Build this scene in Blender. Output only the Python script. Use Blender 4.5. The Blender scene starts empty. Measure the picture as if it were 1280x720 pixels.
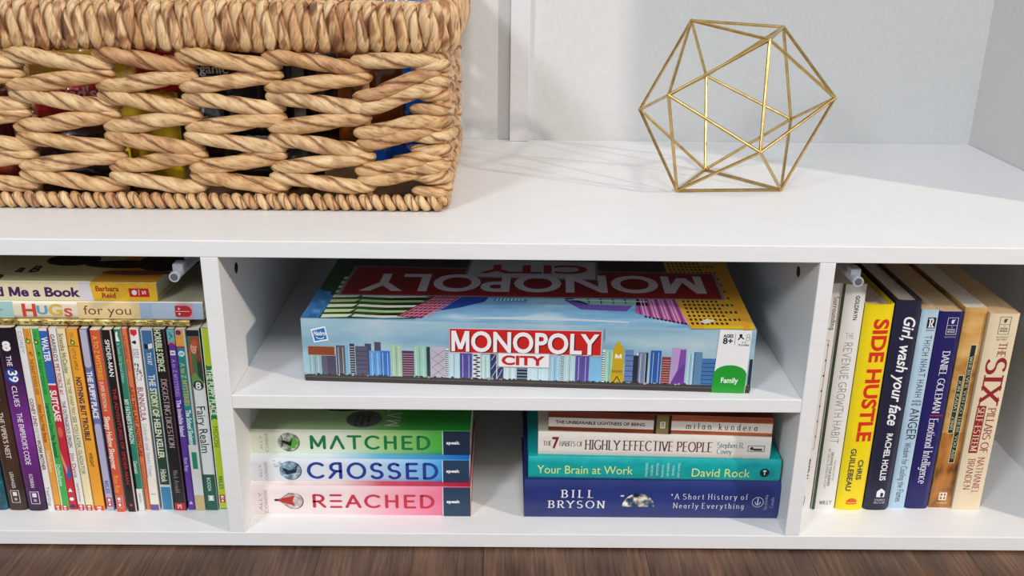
import bpy, bmesh, math, random
from mathutils import Vector, Matrix
random.seed(7)
S = 0.001                      # all measures below are millimetres
PI = math.pi
SC = bpy.context.scene
COL = SC.collection

# ------------------------------------------------------------------ camera
cam = bpy.data.cameras.new('camera')
co = bpy.data.objects.new('camera', cam); COL.objects.link(co)
yaw, pitch, roll = 0.0094, 0.3596, 0.0124
fw = Vector((math.sin(yaw)*math.cos(pitch), math.cos(yaw)*math.cos(pitch), -math.sin(pitch)))
rt = Vector((math.cos(yaw), -math.sin(yaw), 0)); up = rt.cross(fw)
r2 = math.cos(roll)*rt + math.sin(roll)*up; u2 = -math.sin(roll)*rt + math.cos(roll)*up
co.matrix_world = Matrix(((r2.x, u2.x, -fw.x, -17.13*S), (r2.y, u2.y, -fw.y, -805.44*S),
                          (r2.z, u2.z, -fw.z, 561.05*S), (0, 0, 0, 1)))
cam.sensor_width = 36; cam.sensor_fit = 'HORIZONTAL'; cam.lens = 36*1211.18/1280
cam.clip_start = 0.01; cam.clip_end = 50
SC.camera = co

# ------------------------------------------------------------------ world and lights
w = bpy.data.worlds.new('world'); SC.world = w; w.use_nodes = True
bg = w.node_tree.nodes['Background']; bg.inputs[0].default_value = (0.90, 0.95, 1.0, 1); bg.inputs[1].default_value = 0.42

def area(name, loc, target, size, power, color):
    l = bpy.data.lights.new(name, 'AREA'); l.shape = 'SQUARE'; l.size = size; l.energy = power; l.color = color
    o = bpy.data.objects.new(name, l); COL.objects.link(o); o.location = loc
    o.rotation_euler = (Vector(target)-Vector(loc)).to_track_quat('-Z', 'Y').to_euler()
    return o
# warm lamp of the room to the right
area('lamp_right', (2.72, -1.47, 1.74), (0.1, .2, .25), .10, 64, (1.0, .87, .76))
# cool window light from the left front
area('window_light', (-1.5, -2.2, 1.95), (0.0, .1, .2), .45, 37, (.90, .95, 1.0))
# ceiling lamp near the viewer
area('ceiling_light', (0.2, -1.75, 2.35), (0.0, .15, .2), .6, 24, (.97, .98, 1.0))

SC.view_settings.view_transform = 'Standard'; SC.view_settings.look = 'None'
SC.view_settings.gamma = 1; SC.view_settings.use_curve_mapping = False
SC.view_settings.exposure = 0.0

# ------------------------------------------------------------------ materials
def lin(h):
    h = h.lstrip('#'); c = [int(h[i:i+2], 16)/255 for i in (0, 2, 4)]
    return tuple(x/12.92 if x <= .04045 else ((x+.055)/1.055)**2.4 for x in c)+(1,)
MC = {}
def mat(h, rough=.5, metal=0, coat=0):
    k = (h, rough, metal, coat)
    if k in MC: return MC[k]
    m = bpy.data.materials.new('m'+h.strip('#')); m.use_nodes = True
    nt = m.node_tree; b = nt.nodes['Principled BSDF']; m.diffuse_color = lin(h)
    b.inputs['Base Color'].default_value = lin(h); b.inputs['Roughness'].default_value = rough
    b.inputs['Metallic'].default_value = metal; b.inputs['Coat Weight'].default_value = coat
    # a faint procedural mottling of the print or paint
    n = nt.nodes.new('ShaderNodeTexNoise'); n.inputs['Scale'].default_value = 90
    tc = nt.nodes.new('ShaderNodeTexCoord'); nt.links.new(tc.outputs['Object'], n.inputs['Vector'])
    mx = nt.nodes.new('ShaderNodeMix'); mx.data_type = 'RGBA'; mx.blend_type = 'MULTIPLY'
    mx.inputs[0].default_value = .10; mx.inputs[6].default_value = lin(h)
    nt.links.new(n.outputs[0], mx.inputs[7]); nt.links.new(mx.outputs[2], b.inputs['Base Color'])
    MC[k] = m; return m

def nodes(name, rough=.5, metal=0):
    m = bpy.data.materials.new(name); m.use_nodes = True
    nt = m.node_tree; b = nt.nodes['Principled BSDF']; b.inputs['Roughness'].default_value = rough
    b.inputs['Metallic'].default_value = metal
    return m, nt, b
def ramp(nt, stops, inter='LINEAR'):
    r = nt.nodes.new('ShaderNodeValToRGB'); r.color_ramp.interpolation = inter
    e = r.color_ramp.elements
    while len(e) < len(stops): e.new(.5)
    for i, (p, c) in enumerate(stops): e[i].position = p; e[i].color = lin(c)
    return r
def mapped(nt, scale, coord='Object', rot=(0, 0, 0), loc=(0, 0, 0)):
    tc = nt.nodes.new('ShaderNodeTexCoord'); mp = nt.nodes.new('ShaderNodeMapping')
    mp.inputs['Scale'].default_value = scale; mp.inputs['Rotation'].default_value = rot; mp.inputs['Location'].default_value = loc
    nt.links.new(tc.outputs[coord], mp.inputs[0]); return mp
def noise(nt, vec, scale, detail=4, rough=.5):
    n = nt.nodes.new('ShaderNodeTexNoise'); n.inputs['Scale'].default_value = scale
    n.inputs['Detail'].default_value = detail; n.inputs['Roughness'].default_value = rough
    nt.links.new(vec, n.inputs['Vector']); return n
def bump(nt, b, h, strength=.2, dist=.001):
    bp = nt.nodes.new('ShaderNodeBump'); bp.inputs['Strength'].default_value = strength; bp.inputs['Distance'].default_value = dist
    nt.links.new(h, bp.inputs['Height']); nt.links.new(bp.outputs[0], b.inputs['Normal'])

def laminate():
    m, nt, b = nodes('white_laminate', .42)
    mp = mapped(nt, (3, 30, 60)); n = noise(nt, mp.outputs[0], 8, 5)
    r = ramp(nt, [(.3, '#e4e4e4'), (.7, '#e9e9e9')]); nt.links.new(n.outputs[0], r.inputs[0])
    nt.links.new(r.outputs[0], b.inputs['Base Color']); bump(nt, b, n.outputs[0], .05, .0003)
    return m
def wallpaint(name, c1, c2):
    m, nt, b = nodes(name, .75)
    mp = mapped(nt, (1, 1, 1)); n = noise(nt, mp.outputs[0], 220, 3)
    r = ramp(nt, [(.3, c1), (.7, c2)]); nt.links.new(n.outputs[0], r.inputs[0])
    nt.links.new(r.outputs[0], b.inputs['Base Color']); bump(nt, b, n.outputs[0], .03, .0003)
    return m
def plankmat():
    m, nt, b = nodes('wood_plank', .45)
    oi = nt.nodes.new('ShaderNodeObjectInfo'); tc = nt.nodes.new('ShaderNodeTexCoord')
    add = nt.nodes.new('ShaderNodeVectorMath'); add.operation = 'ADD'
    cmb = nt.nodes.new('ShaderNodeCombineXYZ'); mul = nt.nodes.new('ShaderNodeMath'); mul.operation = 'MULTIPLY'; mul.inputs[1].default_value = 37
    nt.links.new(oi.outputs['Random'], mul.inputs[0]); nt.links.new(mul.outputs[0], cmb.inputs[0]); nt.links.new(mul.outputs[0], cmb.inputs[1])
    nt.links.new(tc.outputs['Object'], add.inputs[0]); nt.links.new(cmb.outputs[0], add.inputs[1])
    mp = nt.nodes.new('ShaderNodeMapping'); mp.inputs['Scale'].default_value = (1, .045, 1); nt.links.new(add.outputs[0], mp.inputs[0])
    n = noise(nt, mp.outputs[0], 260, 6, .7)
    mp2 = nt.nodes.new('ShaderNodeMapping'); mp2.inputs['Scale'].default_value = (1, .25, 1); nt.links.new(add.outputs[0], mp2.inputs[0])
    n2 = noise(nt, mp2.outputs[0], 22, 4)
    r = ramp(nt, [(.25, '#3e2f26'), (.45, '#634e41'), (.6, '#7a6250'), (.78, '#ab937c')]); nt.links.new(n.outputs[0], r.inputs[0])
    rr = ramp(nt, [(.3, '#8c8078'), (.7, '#ffe6d4')]); nt.links.new(n2.outputs[0], rr.inputs[0])
    mx = nt.nodes.new('ShaderNodeMix'); mx.data_type = 'RGBA'; mx.blend_type = 'MULTIPLY'; mx.inputs[0].default_value = .9
    nt.links.new(r.outputs[0], mx.inputs[6]); nt.links.new(rr.outputs[0], mx.inputs[7]); nt.links.new(mx.outputs[2], b.inputs['Base Color'])
    bump(nt, b, n.outputs[0], .25, .0006); return m
def straw(name, dark=0.0):
    m, nt, b = nodes(name, .55)
    oi = nt.nodes.new('ShaderNodeObjectInfo'); tc = nt.nodes.new('ShaderNodeTexCoord')
    mp = nt.nodes.new('ShaderNodeMapping'); mp.inputs['Scale'].default_value = (9, 1.3, 1)
    cmb = nt.nodes.new('ShaderNodeCombineXYZ'); mul = nt.nodes.new('ShaderNodeMath'); mul.operation = 'MULTIPLY'; mul.inputs[1].default_value = 91
    nt.links.new(oi.outputs['Random'], mul.inputs[0])
    for i in range(3): nt.links.new(mul.outputs[0], cmb.inputs[i])
    nt.links.new(tc.outputs['UV'], mp.inputs[0]); nt.links.new(cmb.outputs[0], mp.inputs['Location'])
    n = noise(nt, mp.outputs[0], 1.6, 6, .62)
    r = ramp(nt, [(.22, '#5e3c22'), (.34, '#a77c50'), (.46, '#cdaa7c'), (.6, '#dfc196'), (.8, '#f2dcb4')])
    nt.links.new(n.outputs[0], r.inputs[0])
    # broad patches of darker leaf, each strand its own
    mp2 = nt.nodes.new('ShaderNodeMapping'); mp2.inputs['Scale'].default_value = (1.6, 1.2, 1)
    nt.links.new(tc.outputs['UV'], mp2.inputs[0]); nt.links.new(cmb.outputs[0], mp2.inputs['Location'])
    n2 = noise(nt, mp2.outputs[0], 1.1, 2)
    r2_ = ramp(nt, [(.28, '#6e4630'), (.38, '#c09a7c'), (.46, '#ffffff')]); nt.links.new(n2.outputs[0], r2_.inputs[0])
    mx = nt.nodes.new('ShaderNodeMix'); mx.data_type = 'RGBA'; mx.blend_type = 'MULTIPLY'; mx.inputs[0].default_value = .45+dark
    nt.links.new(r.outputs[0], mx.inputs[6]); nt.links.new(r2_.outputs[0], mx.inputs[7])
    # tint per strand
    rt_ = ramp(nt, [(0, '#c89c74'), (.2, '#eeddc8'), (.6, '#ffffff'), (1, '#e6d0b0')]); nt.links.new(oi.outputs['Random'], rt_.inputs[0])
    m2 = nt.nodes.new('ShaderNodeMix'); m2.data_type = 'RGBA'; m2.blend_type = 'MULTIPLY'; m2.inputs[0].default_value = .7
    nt.links.new(mx.outputs[2], m2.inputs[6]); nt.links.new(rt_.outputs[0], m2.inputs[7]); nt.links.new(m2.outputs[2], b.inputs['Base Color'])
    # darker bands along the creases of the twist
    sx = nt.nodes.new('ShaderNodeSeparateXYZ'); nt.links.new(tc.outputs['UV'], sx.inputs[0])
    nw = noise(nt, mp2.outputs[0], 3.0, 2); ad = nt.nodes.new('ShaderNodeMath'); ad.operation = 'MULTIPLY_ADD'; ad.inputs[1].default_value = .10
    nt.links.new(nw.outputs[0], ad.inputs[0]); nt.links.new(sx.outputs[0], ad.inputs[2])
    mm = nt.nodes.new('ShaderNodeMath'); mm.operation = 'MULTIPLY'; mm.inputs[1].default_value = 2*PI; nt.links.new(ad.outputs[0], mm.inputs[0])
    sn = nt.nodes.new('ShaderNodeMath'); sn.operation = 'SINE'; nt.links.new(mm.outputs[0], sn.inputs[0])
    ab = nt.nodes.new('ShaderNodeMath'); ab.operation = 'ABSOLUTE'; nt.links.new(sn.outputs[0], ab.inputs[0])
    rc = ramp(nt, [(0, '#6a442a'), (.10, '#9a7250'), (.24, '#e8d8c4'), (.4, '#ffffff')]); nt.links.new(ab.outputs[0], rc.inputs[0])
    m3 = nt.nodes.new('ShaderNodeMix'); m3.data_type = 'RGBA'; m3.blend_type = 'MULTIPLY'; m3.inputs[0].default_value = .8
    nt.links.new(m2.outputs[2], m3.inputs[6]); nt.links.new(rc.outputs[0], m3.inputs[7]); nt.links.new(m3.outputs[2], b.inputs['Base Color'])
    bump(nt, b, n.outputs[0], .5, .0009); return m
def gradient(name, stops, length, axis=0, rough=.35, vertical=None):
    """printed colour blend along the object's x (mm length)"""
    m, nt, b = nodes(name, rough)
    tc = nt.nodes.new('ShaderNodeTexCoord'); sp = nt.nodes.new('ShaderNodeSeparateXYZ'); nt.links.new(tc.outputs['Object'], sp.inputs[0])
    mr = nt.nodes.new('ShaderNodeMapRange'); mr.inputs['From Max'].default_value = length*S; nt.links.new(sp.outputs[axis], mr.inputs[0])
    r = ramp(nt, stops); nt.links.new(mr.outputs[0], r.inputs[0]); nt.links.new(r.outputs[0], b.inputs['Base Color'])
    return m
def clouds(name, stops, sc=(4, 4, 14), scale=3):
    m, nt, b = nodes(name, .3)
    mp = mapped(nt, sc); n = noise(nt, mp.outputs[0], scale, 5)
    r = ramp(nt, stops); nt.links.new(n.outputs[0], r.inputs[0]); nt.links.new(r.outputs[0], b.inputs['Base Color']); return m
def pagemat():
    m, nt, b = nodes('page_paper', .85)
    mp = mapped(nt, (1, .02, .02)); n = noise(nt, mp.outputs[0], 2500, 2)
    r = ramp(nt, [(.3, '#cfc3ae'), (.7, '#eee6d6')]); nt.links.new(n.outputs[0], r.inputs[0]); nt.links.new(r.outputs[0], b.inputs['Base Color']); return m
def pagetan():
    m, nt, b = nodes('page_paper_aged', .85)
    mp = mapped(nt, (1, .02, .02)); n = noise(nt, mp.outputs[0], 2500, 2)
    r = ramp(nt, [(.3, '#c7a478'), (.7, '#dfc39c')]); nt.links.new(n.outputs[0], r.inputs[0]); nt.links.new(r.outputs[0], b.inputs['Base Color']); return m
LAM = laminate(); WALL = wallpaint('wall_paint', '#cacbca', '#d0d0cf'); TRIM = wallpaint('trim_paint', '#cfd0d2', '#d5d5d7')
PLANK = plankmat(); STRAW = straw('water_hyacinth'); STRAWD = straw('water_hyacinth_dark', .45)
PAGE = pagemat(); PAGET = pagetan()
GOLD, ntg, bgld = nodes('gold_wire', .28, 1); bgld.inputs['Base Color'].default_value = lin('#c9a45e')
_mp = mapped(ntg, (1, 1, 1)); _n = noise(ntg, _mp.outputs[0], 120, 3); _r = ramp(ntg, [(.3, '#b39458'), (.7, '#d2b67c')])
ntg.links.new(_n.outputs[0], _r.inputs[0]); ntg.links.new(_r.outputs[0], bgld.inputs['Base Color'])

# ------------------------------------------------------------------ mesh helpers
def link(o, parent=None):
    COL.objects.link(o)
    if parent: o.parent = parent
    return o
def empty(name, loc, label=None, cat=None, group=None, rot=(0, 0, 0)):
    o = bpy.data.objects.new(name, None); COL.objects.link(o); o.empty_display_size = .02
    o.location = Vector(loc)*S; o.rotation_euler = rot
    if label: o['label'] = label
    if cat: o['category'] = cat
    if group: o['group'] = group
    return o
class MB:
    def __init__(s): s.v = []; s.f = []; s.m = []; s.mats = []; s.uv = []; s.sm = []
    def slot(s, m):
        if m not in s.mats: s.mats.append(m)
        return s.mats.index(m)
    def add(s, vs, fs, m, smooth=False):
        k = len(s.v); s.v += [tuple(x) for x in vs]; i = s.slot(m)
        for f in fs: s.f.append([k+a for a in f]); s.m.append(i); s.sm.append(smooth)
    def box(s, a, b, m):
        (x0, y0, z0), (x1, y1, z1) = a, b
        s.add([(x, y, z) for x in (x0, x1) for y in (y0, y1) for z in (z0, z1)],
              [(0, 1, 3, 2), (4, 6, 7, 5), (0, 4, 5, 1), (2, 3, 7, 6), (0, 2, 6, 4), (1, 5, 7, 3)], m)
    def cyl(s, a, b, r, m, n=16, r2=None):
        a = Vector(a); b = Vector(b); d = (b-a).normalized(); r2 = r if r2 is None else r2
        p = d.orthogonal().normalized(); q = d.cross(p)
        vs = [a+(p*math.cos(2*PI*i/n)+q*math.sin(2*PI*i/n))*r for i in range(n)]+[b+(p*math.cos(2*PI*i/n)+q*math.sin(2*PI*i/n))*r2 for i in range(n)]
        s.add(vs, [(i, (i+1) % n, n+(i+1) % n, n+i) for i in range(n)], m, True)
        s.add(vs[:n], [tuple(range(n))[::-1]], m); s.add(vs[n:], [tuple(range(n))], m)
    def build(s, name, parent=None, bevel=0, seg=2):
        me = bpy.data.meshes.new(name); me.from_pydata([(x*S, y*S, z*S) for x, y, z in s.v], [], s.f)
        for m in s.mats: me.materials.append(m)
        me.polygons.foreach_set('material_index', s.m); me.polygons.foreach_set('use_smooth', s.sm)
        me.update(); o = bpy.data.objects.new(name, me); link(o, parent)
        if bevel:
            bv = o.modifiers.new('bevel', 'BEVEL'); bv.width = bevel*S; bv.segments = seg; bv.limit_method = 'ANGLE'
        return o
def boxobj(name, a, b, m, parent=None, bevel=0, kind=None):
    x = MB(); c = [(a[i]+b[i])/2 for i in range(3)]; c[2] = a[2]
    x.box([a[i]-c[i] for i in range(3)], [b[i]-c[i] for i in range(3)], m)
    o = x.build(name, parent, bevel); o.location = Vector(c)*S
    if kind: o['kind'] = kind
    return o

# ------------------------------------------------------------------ setting
D = 434.8; T = 299.85; ZF = -18.0
fl = bpy.data.objects.new('floor', None); COL.objects.link(fl); fl.location = (0, -.6, ZF*S); fl['kind'] = 'structure'
pme = MB(); pme.box((-79.9, -600, -8), (79.9, 600, 0), PLANK); P0 = None
for i in range(-13, 14):
    for j in (0, 1, 2):
        x = -34.4+160*i-80
        if P0 is None:
            P0 = pme.build('floor_plank', fl, .35, 1); o = P0
        else:
            o = P0.copy(); link(o, fl)
        off = [0, 430, -360, 180][i % 4]
        o.location = (x*S, (-1500+1200.8*j+off)*S, random.uniform(-.15, .15)*S)
sub = boxobj('floor_underlay', (-2300, -3000, ZF-14), (2300, 1600, ZF-8.3), mat('#2a1c15', .8)); sub.name = 'floor'; sub['kind'] = 'structure'
boxobj('wall_back', (-2300, D, ZF-10), (2300, D+60, 1700), WALL, kind='structure')
boxobj('wall_right', (585.2, 104, ZF-10), (625, D, 1500), WALL, kind='structure')
boxobj('trim_1', (-11.2, D-11, T+.1), (12.9, D, 1500), TRIM, bevel=.7, kind='structure')

# ------------------------------------------------------------------ shelving unit
un = empty('shelving_unit', (0, 0, ZF), 'long low white laminate shelving unit with three compartments on the wood floor', 'shelf unit')
def ub(name, a, b, bevel=.7, m=LAM):
    return boxobj(name, (a[0], a[1], a[2]-ZF), (b[0], b[1], b[2]-ZF), m, un, bevel)
XL, XR = -585.0, 584.6
ub('top_board', (XL, 0, 284.4), (XR, D-.3, T))
ub('bottom_board', (XL, 0, -15.5), (XR, D-.3, 0))
ub('divider', (-283.6, .3, 0), (-268.1, D-6, 284.4)); ub('divider', (261.9, .3, 0), (276.2, D-6, 284.4))
ub('side_panel', (XL, .3, 0), (XL+15.5, D-6, 284.4)); ub('side_panel', (561.7, .3, 0), (XR, D-6, 284.4))
ub('middle_shelf', (-268.1, .6, 135.7), (261.9, D-6, 149.4))
ub('back_panel', (XL, D-6, 0), (XR, D-.6, 284.4), 0)
for x in (-560, -276, 269, 560):
    for y in (40, 380):
        m_ = MB(); m_.cyl((0, 0, 0), (0, 0, 2.5), 14, mat('#d8d8d8')); o = m_.build('foot_pad', un); o.location = (x*S, y*S, 0)
for x, sx, y in ((-268.1, 1, 53), (261.9, -1, 57)):     # recessed cam fitting with a dark socket
    m_ = MB(); m_.cyl((0, 0, 0), (sx*.35, 0, 0), 5.2, mat('#4a4745', .35, .6), 24)
    m_.cyl((sx*.3, 0, 0), (sx*.55, 0, 0), 3.9, mat('#1c1a19', .4), 24)
    m_.box((min(0, sx*.9), -3, -.5), (max(0, sx*.9), 3, .5), mat('#6d6a68', .3, .8))
    o = m_.build('cam_fitting', un); o.location = (x*S, y*S, (256-ZF)*S)
for x, tip, dx in ((-306.5, -3, .06), (298.0, 1, -.05)):   # push latches under the top board
    g = mat('#969ca5', .25, 0, .6)
    m_ = MB(); m_.cyl((0, 0, 0), (dx*60, 60, 0), 4.1, g, 20); m_.cyl((0, -.9, 0), (0, 3, 0), 4.7, mat('#b0b5bd', .25), 20); m_.cyl((0, -1.1, 0), (0, -.8, 0), 3.3, mat('#5d5f63', .4), 20)
    m_.box((-4.0, 9, 1), (4.8, 21, 8.2), g); m_.box((-2.4, 11, 8.1), (3.2, 19, 8.5), mat('#7b828c', .3))
    m_.box((-5, 44, 1), (9, 70, 17), mat('#8f959d', .3))
    o = m_.build('push_latch', un); o.location = (x*S, tip*S, (267-ZF)*S); o['label'] = 'grey plastic push latch'

# ------------------------------------------------------------------ lettering
def arc(cx, cy, rx, ry, a0, a1, n=10):
    return [(cx+rx*math.cos(math.radians(a0+(a1-a0)*i/n)), cy+ry*math.sin(math.radians(a0+(a1-a0)*i/n))) for i in range(n+1)]
st = lambda x, a=0, b=1: [(x, a), (x, b)]
G = {
'A': (.72, [[(0, 0), (.36, 1), (.72, 0)], [(.13, .33), (.59, .33)]], [(0, 0), (.72, 0)]),
'^': (.72, [[(0, 0), (.36, 1), (.72, 0)]], []),
'B': (.62, [st(.08), [(.08, 1), (.3, 1)]+arc(.3, .76, .24, .24, 90, -90)+[(.08, .52)], [(.3, .52)]+arc(.3, .26, .3, .26, 90, -90)+[(.08, 0)]], [(.04, 0), (.04, 1)]),
'C': (.78, [arc(.45, .5, .43, .5, 48, 312, 18)], []),
'D': (.72, [st(.08), [(.08, 1), (.28, 1)]+arc(.28, .5, .42, .5, 90, -90, 14)+[(.08, 0)]], [(.04, 0), (.04, 1)]),
'E': (.58, [st(.08), [(.08, 1), (.56, 1)], [(.08, .52), (.5, .52)], [(.08, 0), (.58, 0)]], [(.04, 0), (.04, 1)]),
'=': (.58, [[(.04, 1), (.56, 1)], [(.04, .5), (.56, .5)], [(.04, 0), (.56, 0)]], []),
'F': (.55, [st(.08), [(.08, 1), (.55, 1)], [(.08, .52), (.48, .52)]], [(.08, 0), (.04, 1)]),
'G': (.8, [arc(.45, .5, .43, .5, 48, 320, 18)+[(.78, .42), (.5, .42)]], []),
'H': (.72, [st(.08), st(.64), [(.08, .52), (.64, .52)]], [(.08, 0), (.08, 1), (.64, 0), (.64, 1)]),
'I': (.2, [st(.1)], [(.1, 0), (.1, 1)]), '|': (.2, [st(.1, -.1, 1.1)], []),
'J': (.45, [[(.35, 1), (.35, .2)]+arc(.18, .2, .17, .2, 0, -150)], [(.35, 1)]),
'K': (.7, [st(.08), [(.62, 1), (.1, .42)], [(.27, .6), (.68, 0)]], [(.08, 0), (.08, 1), (.66, 0), (.6, 1)]),
'L': (.55, [st(.08), [(.08, 0), (.55, 0)]], [(.08, 1), (.04, 0)]),
'M': (.9, [[(.08, 0), (.08, 1), (.45, .15), (.82, 1), (.82, 0)]], [(.08, 0), (.82, 0), (.04, 1), (.86, 1)]),
'N': (.76, [[(.08, 0), (.08, 1), (.68, 0), (.68, 1)]], [(.08, 0), (.04, 1), (.68, 1)]),
'O': (.88, [arc(.44, .5, .42, .5, 0, 360, 26)], []),
'P': (.6, [st(.08), [(.08, 1), (.3, 1)]+arc(.3, .73, .27, .27, 90, -90)+[(.08, .46)]], [(.08, 0), (.04, 1)]),
'Q': (.88, [arc(.44, .5, .42, .5, 0, 360, 26), [(.5, .2), (.85, -.15)]], []),
'R': (.66, [st(.08), [(.08, 1), (.3, 1)]+arc(.3, .73, .27, .27, 90, -90)+[(.08, .46)], [(.32, .46), (.64, 0)]], [(.08, 0), (.04, 1), (.64, 0)]),
'S': (.6, [arc(.3, .75, .25, .25, 35, 270, 12)+arc(.3, .25, .27, .25, 90, -150, 12)], []),
'T': (.7, [st(.35), [(.0, 1), (.7, 1)]], [(.35, 0)]),
'U': (.72, [[(.08, 1), (.08, .3)]+arc(.36, .3, .28, .3, 180, 360)+[(.64, 1)]], [(.08, 1), (.64, 1)]),
'V': (.7, [[(0, 1), (.35, 0), (.7, 1)]], [(0, 1), (.7, 1)]),
'W': (1.0, [[(0, 1), (.25, 0), (.5, .9), (.75, 0), (1, 1)]], [(0, 1), (1, 1)]),
'X': (.7, [[(.03, 1), (.67, 0)], [(.67, 1), (.03, 0)]], [(.03, 1), (.67, 1), (.03, 0), (.67, 0)]),
'Y': (.7, [[(0, 1), (.35, .5), (.35, 0)], [(.7, 1), (.35, .5)]], [(0, 1), (.7, 1), (.35, 0)]),
'Z': (.64, [[(.04, 1), (.6, 1), (.03, 0), (.62, 0)]], []),
'7': (.6, [[(.02, 1), (.6, 1), (.2, 0)]], []), '-': (.4, [[(.05, .4), (.35, .4)]], []),
'.': (.2, [[(.1, 0), (.1, .09)]], []), ',': (.2, [[(.12, .08), (.04, -.14)]], []), '*': (.4, [[(.05, .8), (.35, .8)], [(.12, .65), (.28, .95)], [(.28, .65), (.12, .95)]], []),
'a': (.5, [st(.42, 0, .62), arc(.23, .31, .2, .31, 0, 360, 16)], []),
'b': (.52, [st(.08), arc(.28, .31, .2, .31, 0, 360, 16)], [(.04, 1)]),
'c': (.46, [arc(.26, .31, .22, .31, 50, 310, 12)], []),
'd': (.52, [st(.44), arc(.24, .31, .2, .31, 0, 360, 16)], [(.4, 1)]),
'e': (.5, [[(.06, .33), (.46, .33)]+arc(.26, .31, .21, .31, 5, 310, 14)], []),
'f': (.34, [[(.14, 0), (.14, .8)]+arc(.27, .8, .13, .2, 180, 60, 6), [(.0, .62), (.3, .62)]], [(.14, 0)]),
'g': (.5, [[(.42, .62), (.42, -.1)]+arc(.23, -.1, .19, .2, 0, -150, 8), arc(.23, .31, .2, .31, 0, 360, 16)], []),
'h': (.54, [st(.08), [(.08, .4)]+arc(.27, .4, .19, .22, 180, 0, 8)+[(.46, 0)]], [(.08, 0), (.46, 0), (.04, 1)]),
'i': (.2, [st(.1, 0, .62), [(.1, .82), (.1, .93)]], [(.1, 0), (.07, .62)]),
'k': (.5, [st(.08), [(.44, .62), (.1, .26)], [(.2, .36), (.48, 0)]], [(.08, 0), (.04, 1), (.46, 0)]),
'l': (.2, [st(.1)], [(.1, 0), (.06, 1)]),
'm': (.82, [st(.08, 0, .62), [(.08, .4)]+arc(.25, .4, .17, .22, 180, 0, 8)+[(.42, 0)], [(.42, .4)]+arc(.58, .4, .16, .22, 180, 0, 8)+[(.74, 0)]], [(.08, 0), (.42, 0), (.74, 0)]),
'n': (.54, [st(.08, 0, .62), [(.08, .4)]+arc(.27, .4, .19, .22, 180, 0, 8)+[(.46, 0)]], [(.08, 0), (.46, 0), (.04, .62)]),
'o': (.52, [arc(.26, .31, .22, .31, 0, 360, 16)], []),
'p': (.52, [st(.08, -.32, .62), arc(.28, .31, .2, .31, 0, 360, 16)], [(.08, -.32)]),
'r': (.38, [st(.08, 0, .62), [(.08, .38)]+arc(.24, .4, .15, .2, 180, 50, 6)], [(.08, 0)]),
's': (.42, [arc(.21, .46, .15, .16, 35, 270, 8)+arc(.21, .15, .17, .15, 90, -150, 8)], []),
't': (.34, [[(.14, .85), (.14, .12)]+arc(.25, .12, .11, .12, 180, 300, 6), [(0, .62), (.3, .62)]], []),
'u': (.54, [[(.08, .62), (.08, .2)]+arc(.26, .2, .18, .2, 180, 360, 8)+[(.44, .62)], st(.44, 0, .3)], []),
'v': (.5, [[(.02, .62), (.25, 0), (.48, .62)]], [(.02, .62), (.48, .62)]),
'w': (.74, [[(.02, .62), (.19, 0), (.37, .55), (.55, 0), (.72, .62)]], []),
'y': (.5, [[(.02, .62), (.26, 0)], [(.48, .62), (.2, -.2), (.06, -.3)]], [(.02, .62), (.48, .62)]),
'z': (.44, [[(.04, .62), (.4, .62), (.04, 0), (.42, 0)]], []),
}
def ribbon(pts, wf):
    n = len(pts); L = []; R = []
    closed = n > 3 and (pts[0][0]-pts[-1][0])**2+(pts[0][1]-pts[-1][1])**2 < 1e-8
    out = []
    for i in range(n-1):        # quad per segment, wide enough to overlap at joints
        (x0, y0), (x1, y1) = pts[i], pts[i+1]; dx, dy = x1-x0, y1-y0; l = math.hypot(dx, dy)
        if l < 1e-9: continue
        out.append((i, dx/l, dy/l))
    norm = {}
    for k, (i, dx, dy) in enumerate(out):
        pr = out[k-1] if k > 0 else (out[-1] if closed else None); nx = out[k+1] if k < len(out)-1 else (out[0] if closed else None)
        def nn(o):
            if o is None or o[1]*dx+o[2]*dy < .5: return (-dy, dx)
            a, b = -dy-o[2], dx+o[1]; l = math.hypot(a, b); c = max(.6, (a*-dy+b*dx)/l); return (a/l/c, b/l/c)
        h = wf(dx, dy)/2
        (x0, y0), (x1, y1) = pts[i], pts[i+1]; a = nn(pr); b = nn(nx)
        h0 = h if pr is None else (h+wf(pr[1], pr[2])/2)/2; h1 = h if nx is None else (h+wf(nx[1], nx[2])/2)/2
        if pr is not None and pr[1]*dx+pr[2]*dy < .5: h0 = h; x0 -= dx*h*.5; y0 -= dy*h*.5
        if nx is not None and nx[1]*dx+nx[2]*dy < .5: h1 = h; x1 += dx*h*.5; y1 += dy*h*.5
        yield [(x0-a[0]*h0, y0-a[1]*h0), (x1-b[0]*h1, y1-b[1]*h1), (x1+b[0]*h1, y1+b[1]*h1), (x0+a[0]*h0, y0+a[1]*h0)]
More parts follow.
